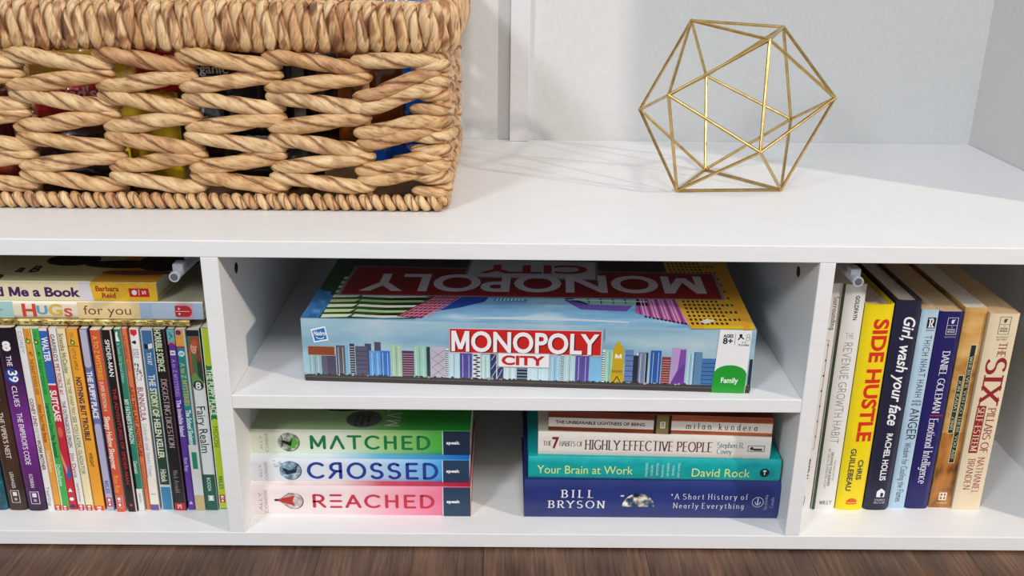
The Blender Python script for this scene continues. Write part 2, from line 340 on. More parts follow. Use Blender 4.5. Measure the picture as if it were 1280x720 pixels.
def stroke_text(txt, style, wt, track=.18, mirror=''):
    polys = []; x = 0
    for c in txt:
        if c == ' ': x += .38; continue
        g = G.get(c) or G.get(c.upper()) or G['-']
        W, strokes, ser = g
        if style == 'serif': wf = lambda dx, dy: wt*(.38+.62*abs(dy))
        else: wf = lambda dx, dy: wt
        mir = c in mirror
        def tf(p): return (x+(W-p[0] if mir else p[0]), p[1])
        for s_ in strokes:
            for q in ribbon(s_, wf):
                q = [tf(p) for p in q]; polys.append(q[::-1] if mir else q)
            if style == 'round':
                for e in (s_[0], s_[-1]): polys.append([tf((e[0]+wt/2*math.cos(a), e[1]+wt/2*math.sin(a))) for a in [2*PI*k/10 for k in range(10)]])
        if style == 'serif':
            for (sx, sy) in ser:
                h = wt*1.05; t = wt*.2; cy = sy+(t if sy <= 0 else -t)*1.0
                polys.append([tf((sx-h, cy-t)), tf((sx+h, cy-t)), tf((sx+h, cy+t)), tf((sx-h, cy+t))])
        x += W+track
    return polys
FC = {}
def raw_text(txt, off, shear=0):
    c = bpy.data.curves.new('t', 'FONT'); c.body = txt; c.size = 1; c.resolution_u = 4; c.offset = off; c.shear = shear
    o = bpy.data.objects.new('t', c); me = bpy.data.meshes.new_from_object(o)
    vs = [(v.co.x, v.co.y) for v in me.vertices]; fs = [[vs[i] for i in p.vertices] for p in me.polygons]
    bpy.data.objects.remove(o); bpy.data.curves.remove(c); bpy.data.meshes.remove(me)
    return fs
AD = {}
def advance(ch):
    if ch not in AD:
        xm = lambda fs: max(p[0] for f in fs for p in f)
        AD[ch] = xm(raw_text(ch+'I', 0))-xm(raw_text('I', 0))
    return AD[ch]
def sans_text(txt, bold, shear=0):
    k = (txt, bold, shear)
    if k in FC: return FC[k]
    off = bold*.55
    if 'M' not in txt or off == 0: FC[k] = raw_text(txt, off, shear); return FC[k]
    out = []; x = 0
    for ch in txt:
        if ch == ' ': x += advance(' '); continue
        if ch == 'M':      # drawn here as four strokes
            fs = raw_text('M', 0); x0 = min(p[0] for f in fs for p in f)-off; x1 = max(p[0] for f in fs for p in f)+off; y1 = max(p[1] for f in fs for p in f)+off; y0 = -off
            t = .085+2*off; m = (x0+x1)/2; g = [[(x0, y0), (x0+t, y0), (x0+t, y1), (x0, y1)], [(x1-t, y0), (x1, y0), (x1, y1), (x1-t, y1)],
                [(x0, y1), (m-t*.55, y0+.08), (m+t*.55, y0+.08), (x0+t*1.25, y1)], [(x1-t*1.25, y1), (m-t*.55, y0+.08), (m+t*.55, y0+.08), (x1, y1)]]
            fs = [[(p[0]+shear*p[1], p[1]) for p in q] for q in g]
        else: fs = raw_text(ch, off, shear)
        out += [[(p[0]+x, p[1]) for p in f] for f in fs]; x += advance(ch)
    FC[k] = out; return out

class Print:
    """flat print on a face: P(a,b,layer)->local xyz; a along reading direction, b across (mm)"""
    def __init__(s, P, knots=None): s.P = P; s.mb = MB(); s.knots = knots or []; s.n = 0
    def poly(s, pts, col, lay=0):
        m = mat(col, .4) if isinstance(col, str) else col
        ar = sum(pts[i-1][0]*pts[i][1]-pts[i][0]*pts[i-1][1] for i in range(len(pts)))
        if ar < 0: pts = pts[::-1]
        s.n = (s.n+1) % 4; s.put(pts, m, lay+.1*s.n)
    def put(s, pts, m, lay):
        for q in s.cut(pts): s.mb.add([s.P(a, b, lay) for a, b in q], [tuple(range(len(q)))], m)
    def cut(s, pts):
        if not s.knots: return [pts]
        out = []; ks = [-1e6]+s.knots+[1e6]
        def clip(poly, c, sg):
            r = []
            for i in range(len(poly)):
                p, q = poly[i-1], poly[i]; dp, dq = sg*(p[1]-c), sg*(q[1]-c)
                if dp*dq < 0: t = dp/(dp-dq); r.append((p[0]+(q[0]-p[0])*t, c))
                if dq >= 0: r.append(q)
            return r
        lo, hi = min(p[1] for p in pts), max(p[1] for p in pts)
        for k in range(len(ks)-1):
            if ks[k+1] <= lo or ks[k] >= hi: continue
            q = clip(clip(pts, ks[k], 1), ks[k+1], -1)
            if len(q) > 2: out.append(q)
        return out
    def rect(s, a0, a1, b0, b1, col, lay=0):
        s.poly([(a0, b0), (a1, b0), (a1, b1), (a0, b1)], col, lay)
    def ell(s, a, b, ra, rb, col, lay=0, n=24, a0=0, a1=360):
        s.poly([(a+ra*math.cos(math.radians(a0+(a1-a0)*i/n)), b+rb*math.sin(math.radians(a0+(a1-a0)*i/n))) for i in range(n+(a1-a0 < 360))], col, lay)
    def frame(s, a0, a1, b0, b1, t, col, lay=1):
        for r in ((a0, a1, b0, b0+t), (a0, a1, b1-t, b1), (a0, a0+t, b0, b1), (a1-t, a1, b0, b1)): s.poly([(r[0], r[2]), (r[1], r[2]), (r[1], r[3]), (r[0], r[3])], col, lay)
    def line(s, pts, wd, col, lay=1):
        for q in ribbon(pts, lambda x, y: wd): s.poly(q, col, lay)
    def text(s, txt, a0, a1, b, h, col, style='sans', bold=.0, lay=1, rot=0, shear=0, track=.18, mirror='', wt=.2):
        """fit txt into a0..a1 with cap height h centred at b; rot=90 turns it to read along +b (then a0..a1 spans b)"""
        polys = sans_text(txt, bold, shear) if style == 'sans' else stroke_text(txt, style, wt*(.78 if style == 'serif' else 1), track, mirror)
        if not polys: return
        xs = [p[0] for q in polys for p in q]; x0, x1 = min(xs), max(xs)
        cap = .72 if style == 'sans' else 1.0
        low = all(c.islower() or not c.isalpha() for c in txt)
        k = h/cap; base = -h/2 if not low else -h*.36
        m = mat(col, .4) if isinstance(col, str) else col
        for q in polys:
            pts = []
            for (x, y) in q:
                A = a0+(x-x0)/(x1-x0)*(a1-a0); B = base+y*k
                if rot == 90: pts.append((b-B, A))
                elif rot == -90: pts.append((b+B, -A))
                else: pts.append((A, b+B))
            ar = sum(pts[i-1][0]*pts[i][1]-pts[i][0]*pts[i-1][1] for i in range(len(pts)))
            if ar < 0: pts = pts[::-1]
            # letters lie just above plain areas; hair-thin steps keep overlapping strokes apart
            s.n = (s.n+1) % 4; s.put(pts, m, lay+.45+(.12*s.n if style != 'sans' or 'M' in txt else 0))
    def build(s, name, parent): return s.mb.build(name, parent)

# ------------------------------------------------------------------ books
def shell(w, d, h, t, bulge, M, cover, spine, rr=1.2):
    """U-shaped cover: thickness w, depth d, spine length h; M(s,t,y)->xyz"""
    n = 8
    out = [(0, d)]+[(0, rr)]
    for i in range(n+1):
        q = i/n; e = bulge*(1-(2*q-1)**2); edge = min(q, 1-q)*w
        rnd = rr*(1-math.sqrt(max(0, 1-(1-min(1, edge/rr))**2))) if rr > 0 else 0
        out.append((q*w, -e+rnd))
    out += [(w, rr), (w, d)]
    k = len(out); inn = []
    for i, (x, y) in enumerate(out):
        xi = min(max(x, t), w-t); inn.append((xi, max(y+t, t-bulge*.9) if 0 < i < k-1 else d))
    mb = MB(); vs = []
    for s_ in (0, h): vs += [M(s_, x, y) for x, y in out]+[M(s_, x, y) for x, y in inn]
    N = 2*k
    sp = [(i, i+1, N+i+1, N+i) for i in range(2, k-3)]
    bd = [(0, 1, N+1, N), (1, 2, N+2, N+1), (k-3, k-2, N+k-2, N+k-3), (k-2, k-1, N+k-1, N+k-2)]
    bd += [(k+i+1, k+i, N+k+i, N+k+i+1) for i in range(k-1)]
    bd += [(i+1, i, k+i, k+i+1) for i in range(k-1)]+[(N+i, N+i+1, N+k+i+1, N+k+i) for i in range(k-1)]
    bd += [(0, N, N+k, k), (k-1, 2*k-1, N+2*k-1, N+k-1)]
    mb.add(vs, bd, cover); mb.add(vs, sp, spine, True)
    return mb
class Book:
    def __init__(s, name, label, loc, w, h, d, spine, cover=None, hard=False, bulge=0., flat=False, rot=0, page=None, group=None, lean=0, cat='book', inset=None):
        s.w, s.h, s.d = w, h, d; s.flat = flat; s.bulge = bulge
        s.root = empty(name, loc, label, cat, group, (0, lean, rot))
        if flat: M = lambda a, t, y: (a, y, t)
        else: M = lambda a, t, y: (t, y, a)
        spm = mat(spine, .38) if isinstance(spine, str) else spine
        cvm = spm if cover is None else (mat(cover, .38) if isinstance(cover, str) else cover)
        t = 2.0 if hard else .35
        if hard and w < 10: t = 1.0
        s.cover = shell(w, d, h, t, bulge, M, cvm, spm, 1.3 if not hard else 1.8).build('cover', s.root)
        ins = (3.0 if hard else .25) if inset is None else inset
        pb = MB(); pm = PAGE if page is None else page
        a, b = M(ins, t+.05, max(t+.4, 2.1 if hard else 1.7)), M(h-ins, w-t-.05, d-ins-.3)
        pb.box(a, b, pm); pb.build('page_block', s.root)
        bl = lambda b_: bulge*(1-min(1, (2*b_/w)**2))
        if flat: P = lambda a_, b_, l: (a_, -bl(b_)-.10-.06*l, w/2+b_)
        else: P = lambda a_, b_, l: (w/2+b_, -bl(b_)-.10-.06*l, h-a_)
        s.P = P; s.knots = [w*(i/8-.5) for i in range(1, 8)] if bulge > 0 else None
    def pr(s): return Print(s.P, s.knots)

def rowmm(y0, y1, h, k=.93):
    """photo rows y0..y1 cover the spine; nearer rows are larger"""
    def f(y):
        t = (y-y0)/(y1-y0); return h*t*k/(t*k+(1-t))
    return f
def cross(p, txt, b0, b1, a, h, col, **k):
    """word set across a standing spine (upright for the viewer): along +b, letter tops towards the book's top"""
    polys = sans_text(txt, k.get('bold', 0)) if k.get('style', 'sans') == 'sans' else stroke_text(txt, k['style'], k.get('wt', .1), .15)
    xs = [q[0] for f in polys for q in f]; x0, x1 = min(xs), max(xs); cap = .72 if k.get('style', 'sans') == 'sans' else 1
    for f in polys: p.poly([(a+h/2-y*h/cap, b0+(x-x0)/(x1-x0)*(b1-b0)) for x, y in f], col, k.get('lay', 1))
def little_mark(p, A, y0, y1, hw, bgc='#c42a30', fg='#f2ece8', frame=None):
    p.rect(A(y0), A(y1), -hw, hw, bgc, 2)
    if frame: p.frame(A(y0), A(y1), -hw, hw, .35, frame, 3)
    m = (A(y0)+A(y1))/2; q = (A(y1)-A(y0))
    p.rect(A(y0)+q*.14, m-q*.12, -hw*.5, hw*.5, fg, 3); p.rect(m-q*.03, m+q*.03, -hw*.55, hw*.55, fg, 3); p.ell(m+q*.27, 0, q*.13, hw*.45, fg, 3, 10)

HB = 199.6
GL = 'children\'s paperbacks standing in the left compartment'
GALAXY = clouds('galaxy_print', [(.35, '#0f2a3a'), (.55, '#1f5a66'), (.7, '#6fb4b0')], (20, 20, 20), 2)
VIP = clouds('brown_print', [(.35, '#2c1a14'), (.6, '#4a3024'), (.75, '#7a5a42')], (16, 16, 6), 2)
PUR = gradient('purple_print', [(0, '#2e1230'), (.2, '#5a2068'), (.45, '#7a3090'), (.75, '#3c1848'), (.88, '#1c1020'), (1, '#120c12')], 200, 2)
def lb(name, label, x, w, spine, y=36, h=HB, **k):
    return Book('book', label, (x, y, 0), w, h, 128, spine, group=GL, **k)
# 1 teal, mostly outside the frame
b = lb('teal', 'teal galaxy-print paperback at the far left end of the row, cut by the photo edge', -538, 21.5, GALAXY, bulge=.8, h=200.7)
p = b.pr(); A = rowmm(408, 637, HB); p.frame(A(613), A(628), -4, 4, .5, '#9ad0cc'); p.text('39', A(616), A(625), 0, 3.4, '#b8e0dc'); p.build('spine_print', b.cover)
b = lb('viper', 'dark brown paperback with pale lettering left of the purple book', -515, 18.2, VIP, bulge=.8, h=200.7)
p = b.pr(); p.text("THE VIPER'S NEST", A(515), A(573), 1.2, 5.0, '#e8dcc8', bold=.01); p.text('THE CLUES', A(440), A(500), 1.2, 5, '#e8dcc8'); p.text('LERANGIS', A(590), A(610), .5, 3.6, '#e0d6c6', bold=.01)
p.frame(A(613), A(628.5), -4.2, 4.2, .5, '#e6e0d8'); p.rect(A(615), A(620), -2, 2, '#e6e0d8', 1); p.ell(A(624), 0, 1.6, 1.6, '#b0a8a0'); p.build('spine_print', b.cover)
b = lb('purple', 'purple and black paperback with a large white 8 at its top', -496, 18.6, PUR, bulge=1.6, h=200.7)
p = b.pr(); cross(p, '8', -3.6, 4.2, A(430.6), 9.0, '#f4f2f4', bold=.12, lay=1)
p.text('THE', A(443), A(456), .6, 5, '#f0eaf2', bold=.02); p.ell(A(468.5), .6, 8.3, 6.6, '#24409a', 1); p.text('39', A(461.5), A(476), .6, 8.4, '#f6f6fa', bold=.04, lay=2)
p.text('CLUES', A(481), A(507), .6, 5, '#f0eaf2', bold=.01); p.text("THE EMPEROR'S CODE", A(515), A(580), .6, 5.2, '#f0eaf2', bold=.02); p.text('KORMAN', A(592), A(609), .6, 3.9, '#e6dce8', bold=.01)
p.frame(A(614), A(629.5), -3.9, 4.9, .55, '#e6e0e8'); p.rect(A(616), A(621), -1.6, 2.6, '#e6e0e8', 1); p.ell(A(625), .5, 1.7, 1.7, '#a8a0b0'); p.build('spine_print', b.cover)
# 4..21 thin paperbacks
b = lb('white', 'thin white paperback right beside the purple book', -476.3, 6.9, '#e9e6e2'); A = rowmm(409, 637.5, HB)
p = b.pr(); p.text('COREY', A(412), A(440), .6, 3.6, '#9cb8bc'); p.text('CONEY LIND', A(497), A(532), .3, 3.4, '#8a3038', bold=.03); p.text('AND THE', A(533), A(548), .3, 2.8, '#a8a49e'); p.text('WORM MOTHER', A(549), A(587), .3, 3.6, '#4a2a30', bold=.03); p.text('Yearling', A(608), A(632), .3, 3.6, '#8c98a0'); p.build('spine_print', b.cover)
def apple(p, A, y, c='#3a8a34'):
    p.ell(A(y), 0, 2.6, 2.3, c, 1, 14); p.ell(A(y), 0, 1.4, 1.1, '#f0c860', 2, 10); p.ell(A(y)-2.6, -1, 1.3, .6, '#2a5a28', 1, 8)
b = lb('o', 'thin orange-yellow paperback with a cream left edge, second from the purple book', -469.0, 6.9, '#e9a03a', cover='#f0e6d0'); p = b.pr()
p.text('LITTLE', A(411), A(419), 0, 2.6, '#b07020'); apple(p, A, 425); p.text('#7', A(438), A(443.5), 0, 3, '#704010', bold=.02); p.text('THE BAILEY SCHOOL KIDS', A(447), A(492), 0, 3.4, '#7a5a20', bold=.01)
p.text("Aliens Don't Wear Braces", A(504), A(552), 0, 3.9, '#8c2c1c', bold=.02); p.text('Dadey/Jones', A(563), A(589), 0, 3.6, '#f6ead0', bold=.01); little_mark(p, A, 631, 637.4, 2.9); p.build('spine_print', b.cover)
b = lb('g', 'thin bright green paperback with an apple mark near its top', -461.8, 7.0, '#3fae4c', cover='#e8edd8'); p = b.pr(); p.rect(0, HB, -3.4, -2.1, '#dfe8c8', 1)
p.text('LITTLE', A(413), A(420), .4, 2.6, '#1f7a30'); apple(p, A, 426, '#1c6a2c'); p.text('#1', A(438), A(443.5), .4, 3, '#14542a', bold=.02); p.text('THE BAILEY SCHOOL KIDS', A(447), A(492), .4, 3.4, '#1a6c38', bold=.01)
p.text("Leprechauns Don't Play Basketball", A(503), A(571), .4, 3.9, '#16443a', bold=.02); p.text('Dadey/Jones', A(580), A(607), .4, 3.8, '#f2f6ea', bold=.01); little_mark(p, A, 631, 637.4, 2.7); p.build('spine_print', b.cover)
b = lb('walter', 'thin paperback blue in its upper third and crimson below', -454.6, 7.8, '#c8283c', cover='#c8283c', y=37); p = b.pr()
p.rect(.2, A(478.5), -3.7, 3.7, '#2f66b8', 0); p.rect(0, 2.6, -3.7, 3.7, '#ece8e4', 1); p.text('WALTER', A(420), A(451), .2, 6.0, '#f2f2f4', bold=.05); p.rect(A(478.5), A(480.5), -3.7, 3.7, '#f0e8e8', 1); p.text('SUITCASE', A(487), A(526), 0, 6.2, '#f6f0f0', bold=.05)
p.ell(A(540), 0, 6, 2.4, '#e0604a', 1); p.poly([(A(562), -3.5), (A(574), -3.5), (A(596), 0), (A(597), 3)], '#e89078', 1); p.poly([(A(578), 2.4), (A(598), 3.7), (A(598), -1.2)], '#2a64b4', 2)
p.poly([(A(610), 0), (A(615), 2.2), (A(615), -2.2)], '#f4eeee', 1); p.ell(A(624), 0, 2, 2.2, '#f4eeee', 1); p.ell(A(633), 0, 2.4, 2.4, '#3c2c66', 1); p.build('spine_print', b.cover)
b = lb('garf', 'thin white paperback with small caps title, right of the blue and crimson one', -445.6, 7.0, '#e8e5e0'); p = b.pr()
p.text("GARFIELD'S", A(416), A(450), 0, 3.8, '#33302e', bold=.01); p.text('PET FORCE #1', A(453), A(491), 0, 3.8, '#b82c38', bold=.01); p.text('THE OUTRAGEOUS ORIGIN', A(500), A(558), 0, 3.6, '#33302e', bold=.01); p.text('Jim Davis', A(565), A(596), 0, 4.0, '#b0444c'); p.text('ADAPTED BY STEVENS', A(603), A(627), 0, 1.8, '#6a6660'); little_mark(p, A, 630, 637.4, 2.9); p.build('spine_print', b.cover)
b = lb('warp', 'thin cream paperback with green handwriting-like letters', -437.9, 7.9, '#eee0b4', page=PAGET); p = b.pr()
p.text('Scieszka McCauley', A(415), A(465), 0, 4.2, '#5c6a34', bold=.01); p.text('THE TIME WARP TRIO', A(471), A(517), 0, 3.4, '#8a8a50', bold=.01); p.text('SEE YOU LATER, GLADIATOR', A(519), A(592), 0, 3.8, '#5a8a80', bold=.01); little_mark(p, A, 630.5, 637.4, 3.0); p.build('spine_print', b.cover)
b = lb('apple', 'wider orange paperback with navy title letters', -429.2, 10.4, '#eca430', cover='#d8742a', page=PAGET, h=199); p = b.pr()
p.text('LITTLE', A(413), A(419), 0, 3, '#a86c1c'); apple(p, A, 425.5); p.rect(A(429.6), A(430.3), -5, 5, '#5c3c1c', 1); p.text('LITTLE APPLE', A(433), A(460), 0, 3.2, '#9a6018'); p.text('NOTHING BUT TROUBLE', A(469), A(549), 0, 5.0, '#2a1a50', bold=.05); p.text('WRIGHT', A(564), A(582), 0, 3.4, '#5c2a28', bold=.02); little_mark(p, A, 631, 637.6, 4.4, '#d83a30'); p.build('spine_print', b.cover)
b = lb('lav', 'thin lavender and slate-blue paperback with white title letters', -416.4, 7.6, '#6d76a8', cover='#3a3458'); p = b.pr()
A = rowmm(411, 638.5, HB); p.rect(.6, A(456), -3.2, 3.2, '#b9b6cc', 1); p.ell(A(456), 0, 3, 3.2, '#b9b6cc', 1); p.text('THE PUPPY PLACE', A(464), A(523), 0, 5.4, '#f4f2f8', bold=.05); p.rect(A(533), HB-.4, -3.2, 3.2, '#b4b2cc', 1); p.ell(A(533), 0, 3, 3.2, '#b4b2cc', 1); p.text('MILES', A(601), A(617), 0, 4.2, '#56689c', bold=.03, lay=2); little_mark(p, A, 622, 633.5, 2.6, '#c02c3c'); p.build('spine_print', b.cover)
b = lb('atoz', 'orange-red paperback with yellow title letters, right of the lavender one', -406.0, 9.0, '#d4593a', y=34, cover='#e6d9c6', bulge=.6); p = b.pr()
p.text('A TO Z MYSTERIES', A(418), A(473), .3, 4.6, '#f0b83c', bold=.03); p.text('SUPER EDITION 4', A(475), A(512), .3, 3.6, '#f0d8c0', bold=.02); p.text('Sleepy Hollow Sleepover', A(519), A(585), .3, 5.2, '#f6ece0', bold=.04); p.text('Ron Roy', A(593), A(615), .3, 4.8, '#f0a83c', bold=.03); little_mark(p, A, 618, 633, 3.1, '#cc3a34', '#f2e8e4', '#f0c8b8'); p.build('spine_print', b.cover)
b = lb('spider', 'black paperback with white and red capitals, right of the orange-red one', -394.8, 9.6, '#171314', cover='#3c2426', y=34); p = b.pr(); p.rect(0, HB, 3.0, 4.5, '#8a5a58', 1); p.rect(0, HB, 3.6, 4.7, '#d8ccc8', 2)
p.text('SPIDER-MAN', A(423), A(469), -.4, 4.2, '#f0eeee', bold=.03); p.text('THE ADVENTURES OF SPIDER-MAN', A(484), A(604), -.4, 3.4, '#b83038', bold=.02); p.ell(A(630), -.4, 1.6, 1.6, '#c02c3c', 1, 10); p.build('spine_print', b.cover)
b = lb('dragon', 'thin green paperback with a white foot', -384.2, 6.2, '#2f8068', cover='#b8c8a0'); p = b.pr()
p.ell(A(416), 0, 2, .8, '#eef2ee', 1, 10); p.poly([(A(414), -1.4), (A(426), -1.8), (A(426), 1.8), (A(420), .5)], '#eef2ee', 1); p.text('A Tenth Old Special Edition', A(428), A(478), 0, 3.0, '#b8dccc'); p.text("MY FATHER'S DRAGON", A(499), A(554), 0, 4.4, '#e2f0e8', bold=.03); p.text('Gannett', A(576), A(592), 0, 3.8, '#d8ece2', bold=.02); p.rect(A(611), HB-.3, -3, 3, '#e4e4e0', 1); p.text('YEARLING', A(616), A(628), 0, 2, '#707070', lay=2); p.build('spine_print', b.cover)
b = lb('coral', 'very thin coral-orange paperback between green and white ones', -377.6, 4.8, '#e2784e', y=38); p = b.pr(); p.text('KATHERINE YOST', A(420), A(465), 0, 2.8, '#a04a30'); p.text('JUST THE LAST ADVENTURE', A(484), A(572), 0, 3.2, '#7c2418', bold=.03); p.text('HOUGHTON', A(580), A(612), 0, 2.2, '#b0583c'); p.build('spine_print', b.cover)
b = lb('bunn', 'white paperback with a red shield at its top and purple foot', -372.4, 8.6, '#ebe8e6', y=37, cover='#d8d0cc', lean=.012); p = b.pr()
p.poly([(.5, -3), (.5, 3), (A(417), 3), (A(420), 0), (A(417), -3)], '#cf2632', 1); p.ell(A(427.5), 0, 1.9, 1.5, '#201c1c', 1, 12); p.ell(A(427.5), -1.6, 1, 1, '#201c1c', 1, 8)
for yy, tx in ((437, '$3.99'), (440, 'US'), (443, '$5.50'), (446, 'CAN')): p.text(tx, -2.6, 2.6, A(yy), 1.8, '#6a6664', rot=90)
for k in range(26): p.ell(A(random.uniform(453, 476)), random.uniform(-3, 3), random.uniform(.5, 1.5), random.uniform(.3, .9), random.choice(['#5a5860', '#8a8890', '#38363c', '#a8a6ac']), 1, 8)
p.text('BUNNICULA', A(484), A(526), 0, 5.6, '#93303c', bold=.01); p.text('Deborah and James Howe', A(530), A(596), 0, 3.6, '#7c7876', style='serif', wt=.1); p.rect(A(598), A(631), -4, 4, '#ece4d2', 0); p.text('A YEARLING BOOK', -2.6, 2.6, A(618), 1.4, '#807c78', rot=90); p.rect(A(631), HB-.2, -4, 4, '#6a5a94', 1); p.build('spine_print', b.cover)
b = lb('helen', 'blue over dark green paperback with bold white title letters', -360.9, 11.6, '#2c4a3a', y=37, cover='#c8d0cc', lean=.008); p = b.pr()
p.rect(0, HB, -5.6, 5.6, '#c9d3d6', 0); p.rect(1.2, A(488), -4.8, 4.8, '#3f72a4', 1); p.poly([(A(429), -3.6), (A(430), 0), (A(436), 0), (A(435.5), -3.6)], '#14181c', 2); p.poly([(A(430), 0), (A(428.5), 4), (A(434.5), 4), (A(436), 0)], '#f0f0ee', 2)
p.text('TX187', A(440), A(456), 0, 4.2, '#e8eef2', bold=.03, lay=2); p.rect(A(488), A(520), -4.8, 4.8, '#5e7c4c', 1); p.rect(A(520), A(606), -4.8, 4.8, '#26442f', 1); p.text('THE STORY OF HELEN KELLER', A(468), A(573), 0, 6.0, '#f0f0dc', bold=.05, lay=2); p.text('Hickok', A(587), A(603), 0, 5.6, '#e2ecd8', bold=.04, lay=2); p.rect(A(609), HB-1.2, -4.8, 4.8, '#3b83ac', 1); p.build('spine_print', b.cover)
b = lb('horr', 'black paperback with a red foot and pale green title', -348.2, 11.8, '#1b1718', y=37, cover='#3a2030'); p = b.pr()
p.text('HORRIBLE SCIENCE', A(411.5), A(464), -1, 6.2, '#dcebc4', bold=.05); p.text('DISGUSTING DIGESTION', A(473), A(560), -.6, 5.2, '#c8aab0', style='serif', wt=.2, track=.12); p.text('Nick Arnold', A(588), A(616), -.6, 4.4, '#b8acac', style='serif', wt=.12); p.rect(A(629), HB-.2, -5.4, 5.4, '#c4202c', 1); p.text('SC', A(631), A(636), -.5, 4, '#f2e8e8', bold=.04, lay=2, rot=0); p.rect(0, HB, 4.6, 5.7, '#5c3440', 1); p.build('spine_print', b.cover)
b = lb('inv', 'thin purple paperback with a turquoise top', -335.0, 7.2, '#5f3a9c', y=38, cover='#4c2c50'); p = b.pr()
p.rect(.3, A(427), -3.5, 3.5, '#6eb4b4', 1); p.line([(A(415), -1.5), (A(420), 1.2), (A(424), -1.8)], .7, '#24565c', 2); p.line([(A(418), -2), (A(421), 2)], .6, '#24565c', 2); p.poly([(A(427), -3.5), (A(427), 3.5), (A(431), 3.5), (A(428), 0), (A(431), -3.5)], '#d8784c', 1)
p.rect(A(438), A(444), -2.4, 2.4, '#ece6f2', 1); p.text('I', A(440.3), A(441.8), 0, 3, '#503084', bold=.04, lay=2); p.text('A to Z MYSTERIES', A(449), A(496), 0, 3.8, '#b49cd4', bold=.02); p.text('The Invisible Island', A(500), A(546), 0, 4.4, '#ece4f6', bold=.04); p.text('Ron Roy', A(573), A(590), 0, 3.6, '#cfc0e6', bold=.02); p.poly([(A(627), 0), (A(631), 2), (A(631), -2)], '#e0b8e0', 1); p.build('spine_print', b.cover)
b = lb('teal2', 'teal paperback mended with white tape near its foot', -327.0, 9.8, '#21888c', y=37, cover='#d8d2c4'); p = b.pr(); p.rect(0, HB, 3.0, 4.8, '#cfc8bc', 1)
p.rect(0, A(432), -4.7, 3.0, '#e4a244', 1); p.ell(A(415), -1.5, 2.6, 2.6, '#6a2c84', 2); p.rect(A(432), A(434.5), -4.7, 3.0, '#a03c64', 1); p.ell(A(441.5), -.8, 3, 3, '#dfeeee', 1); p.text('S', A(440), A(443), -.8, 3.4, '#1c7078', bold=.03, lay=2); p.text('A to Z MYSTERIES', A(453), A(507), -.8, 4.6, '#d8bc50', bold=.03)
p.text('The School Skeleton', A(512), A(556), -.8, 4.8, '#eef4f2', bold=.05); p.rect(A(556), A(619), -4.8, 4.8, '#dcdcd8', 2); p.rect(A(565), A(586), -2.6, 2.4, '#1c8c66', 3); p.rect(A(619), HB-.2, -4.8, 4.8, '#cdb682', 2); p.build('spine_print', b.cover)
b = lb('fairy', 'white paperback with a painted red-haired girl at its top and green foot', -316.4, 11.8, '#e6e9e8', y=38, cover='#2a2c28', h=199); p = b.pr()
p.rect(.3, A(420), -5.8, 5.8, '#1a1c1c', 1); p.rect(A(419), A(478), -5.8, 5.8, '#4c7048', 1); p.rect(A(448), A(476), 1, 5.8, '#2c3c30', 2)
p.ell(A(429), 1, 8, 4.6, '#a4482c', 3); p.ell(A(434), -.4, 6, 3.2, '#d89a78', 4); p.poly([(A(432), -4.6), (A(440), -3), (A(470), -4), (A(468), -5.8), (A(440), -5.6)], '#b4583a', 4); p.poly([(A(430), 3), (A(450), 5.6), (A(452), 2), (A(440), 1.4)], '#8c3a24', 4); p.poly([(A(470), -5.8), (A(464), -2), (A(478), 5.8), (A(478), -5.8)], '#6c9450', 3)
p.ell(A(481), 0, 5.0, 5.0, '#20302c', 5); cross(p, '8', -2.7, 2.7, A(481), 7.4, '#e8eee8', bold=.05, lay=6); p.ell(A(434), -1.6, .35, .5, '#3a1c14', 5, 8); p.ell(A(434.6), .9, .35, .5, '#3a1c14', 5, 8); p.ell(A(438), -.5, .4, .9, '#a0483c', 5, 8); p.ell(A(427.6), .6, 3.2, 3.4, '#b8583a', 5)
p.text('Fairy Realm', A(507), A(566), 0, 8.6, '#20242a', bold=.0, shear=-.1, lay=2); p.rect(A(593), HB-.2, -5.8, 5.8, '#245c4a', 1); p.text('BODDA', A(597), A(614), -.4, 3.8, '#dcece2', bold=.01, lay=2)
for k in range(3): p.rect(A(619.5+k*2.4), A(621+k*2.4), -2.8, 2.8, '#eef4ee', 2)
p.ell(A(622.5), 0, 2.6, 1.5, '#eef4ee', 2); p.build('spine_print', b.cover)
b = lb('moose', 'thin lime and green paperback leaning on the left divider', -303.8, 7.8, '#1c8240', y=40, h=200.4, cover='#d6dcae', lean=.004); p = b.pr(); p.rect(0, HB, -3.8, -2.9, '#e4e6bc', 1)
p.rect(.6, A(456), -2.8, 3.6, '#b9cf2a', 1); p.ell(A(456), .4, 3, 3.2, '#b9cf2a', 1); p.text('THE PUPPY PLACE', A(463), A(521), .3, 5.4, '#eaf4dc', bold=.05); p.rect(A(529), HB-.4, -2.8, 3.6, '#b9cf2a', 1); p.ell(A(529), .4, 3, 3.2, '#b9cf2a', 1); p.text('MOOSE', A(535), A(562), .3, 5, '#4c8a34', lay=2); p.text('MILES', A(598), A(614), .3, 4, '#3a7c3c', bold=.03, lay=2); little_mark(p, A, 621, 631, 2.7, '#c03a30'); p.build('spine_print', b.cover)

